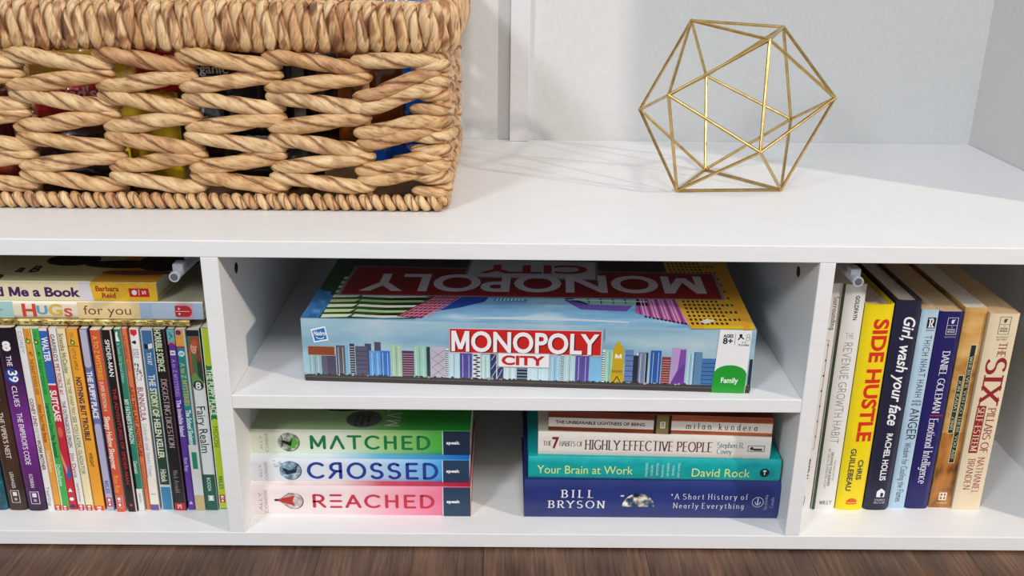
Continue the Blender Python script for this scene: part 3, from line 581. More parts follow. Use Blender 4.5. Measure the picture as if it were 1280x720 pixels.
# stack lying on the row
GS = 'picture books lying on the row of paperbacks'
FOIL, ntf, bf = nodes('gold_foil', .35, .35); _mp = mapped(ntf, (1, 1, 1)); _n = noise(ntf, _mp.outputs[0], 130, 3); _r = ramp(ntf, [(.35, '#8c7030'), (.5, '#cdb468'), (.7, '#e8d894')]); ntf.links.new(_n.outputs[0], _r.inputs[0]); ntf.links.new(_r.outputs[0], bf.inputs['Base Color'])
def flatface(w, sx=1):     # print frame on the top face, a along x, b along depth
    return lambda a, b, l: (a, b, w+.10+.06*l)
b = Book('book', 'thin picture book with a patterned gold spine, lowest of the stack lying on the row', (-535.4, 40, 200.9), 6.6, 222.5, 190, FOIL, '#8a7a58', hard=True, flat=True, group=GS)
p = b.pr()
for k in range(34):
    a = 6+k*6.3; q = []
    for j in range(5): q.append((a+random.uniform(-2.5, 2.5), random.uniform(-2.0, 2.2)))
    p.line(q, .45, '#3a2c14', 1)
for k in range(12): p.rect(random.uniform(0, 200), 0, 0, 0, '#b06a48', 1) if 0 else p.ell(random.uniform(4, 216), 2.4, 3, .5, '#a8744a', 1, 8)
p.build('spine_print', b.cover)
b = Book('book', 'pastel spined picture book with multicoloured title letters, middle of the stack', (-535, 41.5, 207.6), 17.6, 235.5, 220, '#e9e0c4', '#b9b79c', hard=True, flat=True, group=GS, bulge=.5)
p = b.pr(); X = lambda px: 41+(px)/254*194.5
p.rect(.5, X(22), -8.2, 8.2, '#a7cfcc', 1); p.text('own', X(0), X(9), 0, 3, '#5a6a60', lay=2); p.rect(X(101), X(177), -8.2, 8.2, '#ecd09a', 1); p.rect(X(177), 235, -8.2, 8.2, '#a9bcd6', 1); p.rect(X(192), X(222), -7.2, 7.2, '#b8c8dc', 2)
p.text('H', X(33), X(50), .2, 12.6, '#d2483c', bold=.06); p.text('U', X(51), X(64), .4, 8.6, '#5aa6cc', bold=.06); p.text('G', X(65), X(82), .6, 11.4, '#dcb850', bold=.06); p.text('S', X(84), X(94), -2, 8.4, '#d2584c', bold=.06)
p.text('for you', X(108), X(166), -.6, 9.4, '#7a5234'); p.rect(X(217), X(242), -7.2, 7.2, '#d4a0b0', 2); p.rect(X(220), X(234), -5.6, 5.6, '#c82830', 3); p.ell(X(234), 0, 5, 5.6, '#c82830', 3); p.ell(X(225), 2.6, 1, 1, '#f4e8e8', 4); p.ell(X(225), -2.6, 1, 1, '#f4e8e8', 4); p.rect(X(221), X(238), -.3, .3, '#f0d8d8', 4)
p.build('spine_print', b.cover)
b = Book('book', 'thick cream and yellow picture book with purple title letters, topmost of the stack', (-552.4, 43, 225.3), 19.0, 211.4, 230, '#ece0b0', '#d9cd98', hard=True, flat=True, group=GS)
p = b.pr(); X = lambda px: 66+(px)/195*145
p.rect(X(0)-60, X(100), -9.2, 9.2, '#f0e7bf', 1); p.rect(X(98), X(115), -9.2, 9.2, '#e3dfe4', 1); p.poly([(X(115), -9.3), (X(112), 9.3), (211.2, 9.3), (211.2, -9.3)], '#eebc30', 2)
p.text('Read Me a Book', X(-36), X(99), -.5, 9.2, '#4c2264', bold=.06, lay=3); p.text('Barbara', X(119), X(148), 3.2, 5.2, '#a8281c', bold=.05, lay=3); p.text('Reid', X(126), X(143), -3.6, 5.0, '#a8281c', bold=.05, lay=3)
p.poly([(X(160), 3.6), (X(185), 3.6), (X(186), -5), (X(161), -5)], '#d01c20', 3); p.ell(X(167), -.6, 2.4, 2.6, '#f4ecec', 4); p.rect(X(172.5), X(173.2), -3.4, 2.4, '#f4ecec', 4); p.text('S', -2.4, 1.4, X(179), 3.6, '#f4ecec', bold=.04, rot=90, lay=4)
for k in range(5): p.line([(X(118+k*16), 9), (X(128+k*16), -2+k)], .3, '#b88420', 3)
p.build('spine_print', b.cover)
q = Print(flatface(19.0)); q.poly([(5, 3), (147, 3), (170, 120), (170, 225), (5, 225)], '#dcd2a0', 0); q.poly([(150, .4), (211, .4), (211, 225), (172, 225), (170, 120)], '#dd9a30', 1)
q.ell(165, 50, 40, 12, '#241814', 2); q.ell(185, 26, 34, 7, '#7a4c48', 2); q.ell(205, 60, 30, 30, '#2c1c14', 3); q.ell(110, 62, 26, 18, '#2c2018', 2)
q.text('Read Me', 4, 64, 14, 20, '#241434', bold=.06, rot=0, lay=3); q.text('a B', 68, 90, 34, 18, '#241434', bold=.06, lay=3); q.build('cover_print', b.cover)

# ------------------------------------------------------------------ middle compartment, lower left stack
GT = 'three matching paperbacks stacked at the left of the lower middle shelf'
def condie(yz, name, label, x, y, z, w, h, grad, topm, dark, hue):
    b = Book('book', label, (x, y, z), w, h, 139, grad, topm, flat=True, group=GT); p = b.pr(); X = lambda px, l, r: (px-l)/(r-l)*h
    return b, p
g1 = gradient('green_blend', [(0, '#dfe6cf'), (.42, '#dde4d0'), (.62, '#a9cf88'), (.85, '#4fae45'), (1, '#3aa23a')], 221)
g1t = gradient('green_blend_top', [(0, '#bcd0a0'), (.45, '#a8c890'), (.72, '#3f9a3c'), (1, '#1f8a30')], 221)
g2 = gradient('blue_blend', [(0, '#e2e6ea'), (.4, '#dce2ec'), (.7, '#9cc6ea'), (.87, '#48a4e4'), (1, '#2c80cc')], 221)
g2t = gradient('blue_blend_top', [(0, '#e8ecee'), (.35, '#d4e4ec'), (.6, '#60b0e0'), (1, '#1a6cc0')], 221)
g3 = gradient('pink_blend', [(0, '#f0e4e2'), (.42, '#efdcdc'), (.65, '#f0a8b8'), (.87, '#e87898'), (1, '#e06080')], 221)
g3t = gradient('pink_blend_top', [(0, '#f0e6e2'), (.4, '#e8ccc8'), (.6, '#d04858'), (1, '#c01838')], 221)
ORB1 = clouds('orb_green', [(.35, '#505850'), (.55, '#a8b0a0'), (.7, '#d0d4c8')], (60, 60, 60), 3)
ORB2 = clouds('orb_blue', [(.35, '#506880'), (.55, '#8ca8bc'), (.7, '#c8d6de')], (60, 60, 60), 3)
ORB3 = clouds('orb_pink', [(.35, '#a89490'), (.55, '#ccbcb8'), (.7, '#e6dad6')], (60, 60, 60), 3)
def stack_book(label, x0, x1, y, z, w, L, R, g, gt, dark, title, tcol, t0, t1, th, orb, orbx, mirror='', vis=None):
    h = x1-x0; b = Book('book', label, (x0, y, z), w, h, 139, g, gt, flat=True, group=GT, inset=.3); p = b.pr()
    X = lambda px: (px-L)/(R-L)*h
    p.rect(X(554), h-.2, -w/2+.2, w/2-.2, dark, 1); p.rect(X(553), X(554), -w/2+.2, w/2-.2, '#dfe6e6', 1)
    p.text(title, X(t0), X(t1), 0, th, tcol, style='round', wt=.17, track=.3, mirror=mirror, lay=2)
    p.text('speak', X(558), X(575), 0, 3.4, '#f0f4f6', bold=.07, lay=2)
    p.text('ALLY', -w*.36+1, w*.36-3, X(326)-0, 2.6, '#8a8c84', rot=90, lay=2, style='round', wt=.08); p.text('CONDIE', -w*.42, w*.38, X(333), 2.8, '#8a8c84', rot=90, lay=2, style='round', wt=.08)
    cx, cr = orbx; p.ell(X(cx)+.9, -.4, cr+.2, cr+.1, '#5a5e58', 1); p.ell(X(cx), 0, cr, cr, orb, 2)
    return b, p, X
b, p, X = stack_book('white to pink paperback, lowest of three matching books stacked at left', -269.2, -48.2, 30, 0, 34.0, 313, 588, g3, g3t, '#27405c', 'R=ACHED', '#c93248', 391, 543, 13.6, ORB3, (367, 9.2))
for s_ in ((346, 369), ): p.poly([(X(345), 1), (X(350), 2.4), (X(369), 6), (X(366), 0), (X(369), -6), (X(350), -1)], '#b83028', 3); p.line([(X(350), 1), (X(362), 9), (X(368), 8)], .7, '#9a6a58', 4); p.line([(X(350), 0), (X(360), -7), (X(364), -9)], .7, '#9a6a58', 4); p.ell(X(346), .8, 2.2, 1.3, '#3a1c18', 4)
p.build('spine_print', b.cover)
b, p, X = stack_book('white to blue paperback, middle of three matching books stacked at left', -271.2, -49.6, 38.5, 34.2, 25.6, 310, 587, g2, g2t, '#22405c', 'CROSSED', '#1f4096', 384, 548, 16.5, ORB2, (363, 10.6), mirror='R')
p.poly([(X(353), 3), (X(358), -5), (X(370), -3), (X(373), 6), (X(369), 1), (X(362), 0), (X(357), 2)], '#1c2c40', 3); p.line([(X(366), 0), (X(374), 7)], 1, '#1c2c40', 3)
for k in range(14): p.ell(X(random.uniform(342, 354)), random.uniform(4, 11), .7, .5, '#8a949c', 3, 6)
p.build('spine_print', b.cover)
b, p, X = stack_book('white to green paperback, topmost of three matching books stacked at left', -272.8, -48.9, 48.5, 60.0, 27.0, 307.5, 588.2, g1, g1t, '#1c2c44', 'M^TCHED', '#0f7a42', 387, 538, 13.8, ORB1, (360, 10.4))
p.poly([(X(350), 1), (X(354), 2), (X(362), 0), (X(366), 5), (X(363), -5), (X(355), -2)], '#141c18', 3); p.poly([(X(360), -7), (X(362), 3), (X(368), 6), (X(372), 0), (X(368), -7)], '#5aa83c', 2.5); p.line([(X(353), 1), (X(352), 7)], .8, '#141c18', 3); p.line([(X(353), 0), (X(351), -6)], .8, '#141c18', 3)
p.build('spine_print', b.cover)
q = Print(flatface(27.0)); q.ell(115, 24, 18, 18, mat('#77797c', .35, .4), 1); q.ell(90, 74, 46, 34, '#3c4640', 1)
for k, tx in enumerate(('IS YOUR', 'PERFECT', 'LIFE')): q.text(tx, 10, 34, 108+k*6, 3.4, '#24262a', bold=.05, rot=90, lay=2)
q.text('M^TCHED', 9, 110, 145, 14, '#dfeadb', style='round', wt=.12, rot=90, lay=2, track=.3); q.build('cover_print', b.cover)

# lower right stack
GR = 'four books stacked at the right of the lower middle shelf'
NAVY = clouds('navy_cover', [(.3, '#1f2c66'), (.7, '#27367a')], (8, 8, 8), 3)
TEAL = clouds('teal_cover', [(.3, '#07969a'), (.7, '#12aaa8')], (20, 8, 30), 3)
b = Book('book', 'thick navy hardcover with white serif letters, lowest of the right stack', (5.7, 28.5, 0), 43.4, 256.8, 160, NAVY, flat=True, hard=True, bulge=1.6, group=GR); p = b.pr()
X = lambda px: (px-655)/(975.5-655)*256.8
p.text('BILL', X(700), X(741), 7.6, 8.4, '#ece9ea', style='serif', wt=.2, track=.5); p.text('BRYSON', X(684), X(756), -4.6, 8.4, '#ece9ea', style='serif', wt=.2, track=.4); p.text('*', X(774), X(780), 3.5, 5, '#dcdce6', style='round', wt=.09)
EARTH = clouds('earth_print', [(.35, '#16202c'), (.48, '#3c5878'), (.56, '#b8a890'), (.66, '#eef0f0')], (70, 70, 70), 2)
cx = X(797.5); p.poly([(cx+16.4*math.cos(a), -8+16.6*math.sin(a)) for a in [math.radians(4+172*i/24) for i in range(25)]], EARTH, 1)
p.text('*A Short History of', X(838), X(934), 5.4, 6.2, '#dfe0ea', style='serif', wt=.14, track=.34); p.text('Nearly Everything', X(841), X(930), -5.2, 6.2, '#dfe0ea', style='serif', wt=.14, track=.34)
p.line(arc(X(947), -.5, 5.6, 5.6, 0, 360, 24), .5, '#cfd2e0'); p.line([(X(947), -4), (X(947), 4)], 1, '#cfd2e0'); p.line(arc(X(947), 0, 2.6, 3.6, 180, 360, 10), .8, '#cfd2e0')
p.text('Doubleday', -9.5, 8, X(957), 3.2, '#c0c6dc', rot=90, style='serif', wt=.1); p.text('Canada', -7, 5, X(965), 3.2, '#c0c6dc', rot=90, style='serif', wt=.1); p.build('spine_print', b.cover)
b = Book('book', 'teal hardcover with yellow-green lettering lying on the thick navy book', (9.2, 31.5, 43.6), 24.6, 250, 150, TEAL, flat=True, hard=True, bulge=.8, group=GR, rot=-.012); p = b.pr()
X = lambda px: (px-660)/(976-660)*250
p.text('Your Brain at Work', X(671), X(791), -.6, 9.6, '#dff08a', bold=.0); p.text('David Rock', X(865), X(938), -2.0, 9.8, '#dff08a', bold=.0)
for k, tx in enumerate(('STRATEGIES', 'FOR OVERCOMING', 'DISTRACTION,', 'REGAINING FOCUS,', 'AND WORKING', 'SMARTER ALL', 'DAY LONG')): p.text(tx, -8+(k % 3), 8-(k % 2)*2, X(808+k*6.7), 2.2, '#bfeee8', rot=90, bold=.02)
p.ell(X(956), -1.5, 4.8, 4.8, '#12282c', 1); p.rect(X(955.4), X(956.6), -4, 1, '#cfe8e4', 2); p.ell(X(956), .6, 1.8, 1, '#cfe8e4', 2); p.rect(X(963), X(963.8), -6, 3, '#1a7a80', 1); p.rect(X(966.5), X(967.3), -5, 2, '#1a7a80', 1); p.build('spine_print', b.cover)
b = Book('book', 'white paperback with maroon serif title between the teal and the brown-orange book', (18.6, 36, 68.4), 25.4, 228.6, 150, '#e8e2da', '#d8d4c4', flat=True, group=GR, rot=-.028); p = b.pr()
X = lambda px: (px-674)/(963.5-674)*228.6
p.text('THE', X(680), X(691), .4, 5, '#5c1c2c', style='serif', wt=.16, track=.08); p.text('7', X(691.5), X(700), -.2, 12.4, '#8c1c34', bold=.06); p.text('HABITS OF', X(700.5), X(730), .4, 5.4, '#5c1c2c', style='serif', wt=.16, track=.08); p.text('HIGHLY EFFECTIVE PEOPLE', X(732), X(891), -.2, 10.6, '#5a1428', style='serif', wt=.19, track=.14)
p.text('Stephen R.', X(897), X(930), 2.6, 6, '#2c8480', style='serif', wt=.14, track=.05); p.text('Covey', X(897), X(916), -4.4, 6, '#2c8480', style='serif', wt=.14, track=.05); p.frame(X(935), X(956), -4, 2.6, .6, '#4c4844'); p.ell(X(940), -.7, 1.8, 1.8, '#38342f'); p.rect(X(942), X(953), -2.8, -.6, '#38342f', 1); p.build('spine_print', b.cover)
WD = clouds('redwood_print', [(.35, '#8c3a1c'), (.5, '#b04e28'), (.66, '#cc6a38')], (3, 3, 60), 3)
WD2 = clouds('darkwood_print', [(.35, '#5c2014'), (.5, '#7c3420'), (.66, '#9a4828')], (3, 3, 60), 3)
b = Book('book', 'paperback with wood-brown bands on a white spine, topmost of the right stack', (28.2, 39, 94.2), 20.6, 218.4, 135, WD, WD2, flat=True, group=GR, rot=-.05); p = b.pr()
X = lambda px: (px-686)/(966-686)*218.4
p.rect(0, X(820), 3.6, 10.1, WD2, 0); p.rect(0, X(820), -10.1, -6, WD2, 0); p.rect(.2, 218, -5.8, 4.4, '#e9e0d4', 1); p.text('THE UNBEARABLE LIGHTNESS OF BEING', X(695), X(807), -.6, 3.4, '#2c1c18', bold=.05, lay=2)
p.rect(X(818), X(840), -10.2, 10.2, '#241c14', 2); p.rect(X(821.5), X(836.5), -10.2, 10.2, '#8c7a4a', 3); p.frame(X(826), X(832.5), -4, 3.2, 1.2, '#f2ead8', 4); p.rect(X(828.5), X(830), -3, 1, '#f2ead8', 4); p.text('m i l a n   k u n d e r a', X(858), X(947), -1.2, 6.6, '#2c2018', style='serif', wt=.16, track=.1, lay=2); p.build('spine_print', b.cover)

# ------------------------------------------------------------------ board game box
bx = empty('board_game_box', (-206.4, 32.1, 149.4), 'wide flat board game box with a city skyline and red title on its side', 'game box', None, (0, 0, math.atan2(-19.4, 422.4)))
BW, BH, BD = 422.8, 64.8, 270
SKY = clouds('sky_print', [(.3, '#6f9dba'), (.5, '#96b8c8'), (.68, '#b4c8d0'), (.8, '#d8dad6')], (3, 3, 12), 3)
SKYT = clouds('sky_print_top', [(.3, '#5c9ccc'), (.55, '#8cbcdc'), (.7, '#c4dce8')], (5, 12, 5), 3)
m_ = MB(); m_.box((2, 2, 1), (BW-2, BD-2, 30), mat('#2c2624')); m_.build('tray', bx, .5, 1)
m_ = MB(); m_.box((0, 0, 3.2), (BW, 1.4, BH), SKY); m_.box((0, BD-1.4, 3.2), (BW, BD, BH), SKY); m_.box((0, 1.4, 3.2), (1.4, BD-1.4, BH), SKY); m_.box((BW-1.4, 1.4, 3.2), (BW, BD-1.4, BH), SKY); m_.box((1.4, 1.4, BH-1.4), (BW-1.4, BD-1.4, BH), SKYT)
lid = m_.build('lid', bx)
m_ = MB(); m_.box((.6, .5, 0), (BW-.6, 4, 3.2), mat('#3a3230')); m_.build('tray_rim', bx)
p = Print(lambda a, b_, l: (a, -.08-.05*l, b_))
X = lambda px: (px-381)/(937.5-381)*BW
def Zp(px, y):                                    # height on the front face, 78 px for 64.8 mm
    base = 476+(px-381)*16/556; return (base-y)/78.6*BH
bl = [(381,389,438,'#9cc4d0',0),(388,404,436,'#90b0b8',1),(404,411,441,'#5c5a6c',0),(411,422,441,'#4a4660',0),(423,434,431,'#5a5862',1),(434,438,431,'#7cb0cc',0),(440,446,429,'#3c3648',2),(447,462,432,'#58566e',3),(459,467,429,'#40466a',0),(471,479,427,'#4a4c68',0),(464,478,438,'#5c9cd8',1),(478,490,438,'#3c74c4',1),(491,505,430,'#a6c4a8',1),(505,520,438,'#503450',4),(518,536,431,'#98c6b4',1),(535,540,433,'#223840',0),(541,559,433,'#bdb2bf',5),(560,563,435,'#dfe4ec',6),(563,577,440,'#b4d6e0',1),(577,592,441,'#54469a',1),(593,603,441,'#d8dcdc',7),(604,614,443,'#bcd8d8',1),(615,631,442,'#2c3860',8),(632,646,444,'#c8dce0',1),(648,661,444,'#222c48',9),(661,687,443,'#c4e0e8',1),(688,702,444,'#9cc8dc',1),(703,705.5,440,'#dfe4ec',6),(706,720,443,'#b4d4da',1),(720,737,444,'#5a4c9c',1),(738,752,448,'#7cbce0',0),(753,756,437,'#e0e6ea',6),(756,768,437,'#94ccb8',1),(781,791,437,'#6480b4',3),(791,797,444,'#28303c',6),(797,809,440,'#7a86a4',1),(795,798,441,'#d8e0e4',0),(806,809,441,'#1c2c3c',0),(812,825,438,'#2858a8',1),(826,837,446,'#8a3a34',4),(838,855,435,'#b898c8',0),(856,866,440,'#a4c8dc',1),(865,875,440,'#5c88ac',0),(875,892,448,'#4074b0',3),(932.8,936.6,449,'#282c34',3)]
for (a, c, yt, col, sty) in bl:
    zt = Zp((a+c)/2, yt); A0, A1 = X(a), X(c); zb = 6
    p.poly([(A0, zb), (A1, zb), (A1, zt), (A0, zt)], col, 1)
    wd = A1-A0
    if sty == 1:
        for k in range(1, 4): p.poly([(A0+wd*k/4-.15, zb+2), (A0+wd*k/4+.15, zb+2), (A0+wd*k/4+.15, zt-2), (A0+wd*k/4-.15, zt-2)], '#eaf4f4' if k != 2 else '#3c5868', 2)
    if sty in (2, 3, 4, 9):
        n = {2: 12, 3: 6, 4: 10, 9: 7}[sty]
        for k in range(n):
            z = zb+3+(zt-zb-4)*k/n; p.poly([(A0+.3, z), (A1-.3, z), (A1-.3, z+.55), (A0+.3, z+.55)], {2: '#c8ccd4', 3: '#2c2c44', 4: '#c89cac', 9: '#b8c8d4'}[sty], 2)
    if sty == 5:
        for k in range(3): z = zb+3+k*9; p.line([(A0+1, z), (A1-1, z+9)], .5, '#7a7084', 2); p.line([(A1-1, z), (A0+1, z+9)], .5, '#8c8296', 2)
    if sty == 6:
        for k in range(14): z = zb+1+(zt-zb-2)*k/14; p.poly([(A0, z), (A1, z), (A1, z+.9), (A0, z+.9)], '#1c2838', 2)
    if sty == 7:
        for k in range(11): z = zb+1+(zt-zb-2)*k/11; p.ell((A0+A1)/2+(1.2 if k % 2 else -1.2), z+1, 2.4, .9, '#283444', 2, 8)
    if sty == 8:
        for k in range(3): z = zb+3+k*9; p.line([(A0+1, z), (A0+wd/2, z+9)], .5, '#c8d0e0', 2); p.line([(A0+wd/2+1, z), (A1-1, z+9)], .5, '#c8d0e0', 2)
        p.poly([(A0+wd/2-.4, zb), (A0+wd/2+.4, zb), (A0+wd/2+.4, zt), (A0+wd/2-.4, zt)], '#dce4ec', 3)
p.poly([(X(388), Zp(388, 443)), (X(421), Zp(421, 443)), (X(421), Zp(421, 432)), (X(388), Zp(388, 432))], '#8a4426', 3); p.frame(X(387.4), X(421.6), Zp(400, 443.5), Zp(400, 431.5), .5, '#b8b0a8', 4)
p.poly([(X(838), 8), (X(846), 22), (X(855), 30), (X(855), 6), (X(846), 6)], '#6a3c94', 2); p.poly([(X(846), 22), (X(855), 30), (X(855), Zp(855, 437)), (X(848), Zp(848, 437))], '#7c4ca4', 2)
# yellow tower
p.poly([(X(763), 6), (X(781), 6), (X(779), 22), (X(779), Zp(779, 436)), (X(773), Zp(773, 427)), (X(771), Zp(771, 427)), (X(766), Zp(766, 436)), (X(765), 22)], '#c4a41c', 3)
p.text('M', X(768.5), X(776.5), Zp(772, 445), 4.4, '#f0f0e0', bold=.06, lay=4)
for k in range(6): p.rect(X(766+k*2.2), X(767+k*2.2), 18, 20.5, '#6c5a10', 4)
p.line([(X(767), 7), (X(772), 14), (X(777), 7)], 1, '#5c4a10', 4)
# road, base strip and trees
p.poly([(.2, 3.3), (BW-.2, 3.3), (BW-.2, 7.6), (.2, 7.6)], '#3c3636', 4); p.poly([(.2, 4.6), (BW-.2, 4.6), (BW-.2, 5.3), (.2, 5.3)], '#5c5450', 5)
for k in range(120): p.ell(random.uniform(1, BW-2), 7.8+random.uniform(-.3, .4), random.uniform(.6, 1.8), random.uniform(.5, 1.3), random.choice(['#2a2c28', '#3c3c38', '#24201e', '#a8a49c']), 5, 6)
# red title bar and lettering
def bar(P, x0, x1, t, yb0, yb1, lay): P.poly([(X(x0), Zp(x0, yb1)), (X(x1), Zp(x1, yb1)), (X(x1), Zp(x1, yb0)), (X(x0), Zp(x0, yb0))], t, lay)
zc = lambda x, y: Zp(x, y)
p.poly([(X(564), zc(564, 440.4)), (X(751.5), zc(751, 445)), (X(751.5), zc(751, 413.5)), (X(564), zc(564, 409.4))], '#c9c4ca', 6)
p.poly([(X(565), zc(564, 439.4)), (X(750.5), zc(751, 444)), (X(750.5), zc(751, 414.5)), (X(565), zc(564, 410.6))], '#c81f1c', 7)
def _ttl():
    n = Print(lambda a, b_, l: (a, -.08-.05*l, b_)); z0, z1 = (zc(566, 425.2)), (zc(749, 429.8)); n.text('MONOPOLY', X(567), X(748), 0, 20.6, '#f2eef2', bold=.045, lay=9)
    n2 = Print(n.P); n2.text('MONOPOLY', X(568.5), X(749.5), -.8, 20.6, '#5c1614', bold=.045, lay=8)
    return n, n2
t1, t2 = _ttl()
zt_ = (zc(566, 425.2)+zc(749, 429.8))/2
for o_ in (t2, t1):
    o_.mb.v = [(x, y, z+zt_) for x, y, z in o_.mb.v]
    k = len(p.mb.v); 
    for f, mi in zip(o_.mb.f, o_.mb.m): p.mb.f.append([k+i for i in f]); p.mb.m.append(p.mb.slot(o_.mb.mats[mi])); p.mb.sm.append(False)
    p.mb.v += o_.mb.v
p.poly([(X(624), zc(624, 458.2)), (X(688.4), zc(688, 460)), (X(688.4), zc(688, 441.5)), (X(624), zc(624, 440))], '#aab0b8', 10); p.poly([(X(625), zc(624, 457)), (X(687.4), zc(688, 458.8)), (X(687.4), zc(688, 442.5)), (X(625), zc(624, 441))], '#eeecec', 11)
p.text('CITY', X(629), X(682.5), zc(656, 449.8), 9.4, '#c22420', bold=.07, lay=12)
# small blue emblem in a tilted white square
p.poly([(X(392.5), zc(393, 411)), (X(411), zc(411, 407)), (X(414.5), zc(414, 424.5)), (X(396), zc(396, 427.5))], '#eef2f4', 6); p.poly([(X(394.5), zc(393, 412.6)), (X(409.8), zc(411, 409.2)), (X(412.6), zc(414, 423)), (X(397.5), zc(396, 425.6))], '#1f74b4', 7)
p.text('Hasbro', X(396), X(411), zc(403, 415.5), 4.6, '#f2f6fa', bold=.04, lay=8, shear=.3); p.line(arc(X(404), zc(404, 419), 4, 3, 200, 340, 8), .7, '#f2f6fa', 8)
# white age panel with green dome
p.poly([(X(890), .3), (X(930.5), .3), (X(932), BH-.3), (X(893.5), BH-.3)], '#ececec', 6)
p.poly([(X(889.5), .3), (X(930), .3), (X(930.6), 20)]+[(X(910.5)+14.9*math.cos(a), 20+9*math.sin(a)) for a in [PI*i/14 for i in range(1, 14)]]+[(X(890.2), 20)], '#1f9a2c', 7)
p.text('Family', X(900), X(921), zc(910, 474.8), 5.4, '#f2f6f2', bold=.04, lay=8); p.text('AGES', X(898), X(910), zc(904, 420), 3.2, '#181818', bold=.06, lay=8); p.text('8+', X(898), X(910), zc(904, 427), 6.0, '#181818', bold=.05, lay=8); p.line([(X(912.6), zc(912, 417)), (X(912.4), zc(912, 431))], .3, '#303030', 8)
p.ell(X(919), zc(919, 419.5), 1.5, 1.5, '#181818', 8, 10); p.line([(X(916), zc(916, 425)), (X(919), zc(919, 421)), (X(923), zc(923, 424))], 1.2, '#181818', 8); p.line(arc(X(928), zc(928, 420), 1.5, 1.6, 0, 360, 10), .35, '#181818', 8); p.line(arc(X(928), zc(928, 424), 1.9, 1.8, 0, 360, 10), .35, '#181818', 8); p.text('PLAYERS', X(917), X(930), zc(923, 431.2), 1.7, '#181818', bold=.04, lay=8); p.text('2-6', X(921), X(926), zc(923, 428), 1.7, '#181818', lay=8)
p.text('HASBRO', -zc(752, 412), -zc(752, 428), X(754.2), 1.3, '#30465a', rot=-90, lay=6)
p.build('front_print', lid)
# printed top of the lid
q = Print(lambda a, b_, l: (a, b_, BH+.08+.05*l)); LX = lambda x: x+206.4; LY = lambda x, y: y-32.1+(x+206.4)*.0459
def TP(pts, col, lay): q.poly([(LX(x), LY(x, y)) for x, y in pts], col, lay)
TP([(-206, 32.4), (-190, 32.4), (-187, 90), (-206, 110)], '#3a78b4', 1)
TP([(-190, 32.4), (-100, 32.4), (-72, 92), (-72, 290), (-206, 290), (-206, 110), (-187, 90)], '#2c4a24', 1)
for k in range(9):
    y = 34+k*13; TP([(-188, y), (-164, y+2), (-160, y+9), (-188, y+8)], '#c8dca0' if k % 2 else '#e0eccc', 2); TP([(-160, y+3), (-130, y), (-92, y+3), (-100, y+7), (-132, y+6), (-158, y+9)], '#a8c48c' if k % 2 else '#d8e0d0', 2); TP([(-150, y+7), (-120, y+7), (-90, y+9), (-95, y+12), (-125, y+11)], '#14180f', 3)
for k in range(7): TP([(-200+k*1.5, 34+k*12), (-192, 33+k*12), (-192, 41+k*12), (-200, 43+k*12)], '#5a94c8' if k % 2 else '#2c68a4', 2)
TP([(-118, 38), (-94, 34), (-62, 92), (-88, 92)], '#8c2448', 4)
for k in range(7):
    TP([(-112+k*3.5, 40+k*7), (-84+k*2.6, 40+k*7), (-83+k*2.6, 41.2+k*7), (-111+k*3.5, 41.2+k*7)], '#e0a8bc', 5)
    TP([(-116+k*4.6, 37), (-115+k*4.6, 37), (-85+k*4.0, 91), (-86+k*4.0, 91)], '#d890ac', 5)
TP([(-83, 52), (-60, 62), (-38, 78), (-34, 92), (-62, 92)], '#26409c', 4); TP([(-30, 80), (2, 78), (4, 84), (-28, 88)], '#5a8cb0', 4)
for k in range(8): TP([(-27+k*3.6, 80), (-25.6+k*3.6, 80), (-24.6+k*3.6, 87), (-26+k*3.6, 87)], '#e4ecf0', 5)
TP([(56, 60), (100, 56), (106, 70), (60, 72), (44, 88), (40, 84)], '#6a50a4', 4); TP([(62, 73), (122, 70), (122, 86), (50, 90)], '#8cc0b8', 4)
for k in range(5): TP([(64+k*12, 74), (65+k*12, 74), (65+k*12, 88), (63+k*12, 88)], '#2c4c54', 5)
TP([(44, 84), (122, 80), (122, 82), (44, 86)], '#e0e8ea', 6); TP([(40, 88), (62, 72), (64, 74), (46, 92)], '#241c3c', 5)
TP([(108, 52), (130, 36), (152, 24), (162, 24), (152, 90), (112, 92)], '#b45a9c', 4)
for k in range(14): TP([(112+k*3.2, 48-k*1.9), (113.4+k*3.2, 47.6-k*1.9), (113+k*3.0, 90), (111.6+k*3.0, 90)], '#d8a4cc' if k % 3 else '#6a3c6c', 5)
for k in range(12): TP([(116+k*3.6, 41-k*1.7), (118+k*3.6, 40-k*1.7), (118+k*3.6, 44-k*1.6), (116+k*3.6, 45-k*1.6)], '#241c28', 6)
TP([(156, 14), (215.6, 13.4), (219, 290), (150, 290), (150, 90)], '#d8a830', 6)
for i in range(11):
    for j in range(20):
        x = 158+i*4.6-j*.25; y = 24+j*9.4
        if i < 8 or j % 2: TP([(x, y), (x+2.4, y), (x+2.2, y+5.4), (x-.2, y+5.4)], '#2a2018', 7)
TP([(168, 14), (214, 14), (214, 22), (168, 22)], '#e0c020', 8); TP([(166, 30), (172, 26), (182, 34), (174, 38)], '#dcdcd4', 9); TP([(205, 12), (211, 12), (214, 180), (208, 180)], '#e0a030', 8)
TP([(-183, 93), (-183, 290), (200, 290), (200, 88)], '#3c3032', 3)
TP([(-185, 92), (200, 87), (201, 165), (-183, 180)], '#8c8c94', 9); TP([(-182, 94), (197, 89), (198, 162), (-180, 177)], '#8e1c1c', 10)
TP([(-64, 146), (76, 140), (78, 200), (-62, 206)], '#8c8c94', 11); TP([(-61, 149), (73, 143), (75, 197), (-59, 203)], '#d4d4d6', 12)
TP([(-60, 34), (60, 30), (100, 26), (100, 30), (20, 40), (-40, 38)], '#cfe0ea', 3)
n = Print(lambda a, b_, l: (LX(-a), LY(-a, 0)+(-b_), BH+.08+.05*l))    # lettering turned to be read from behind
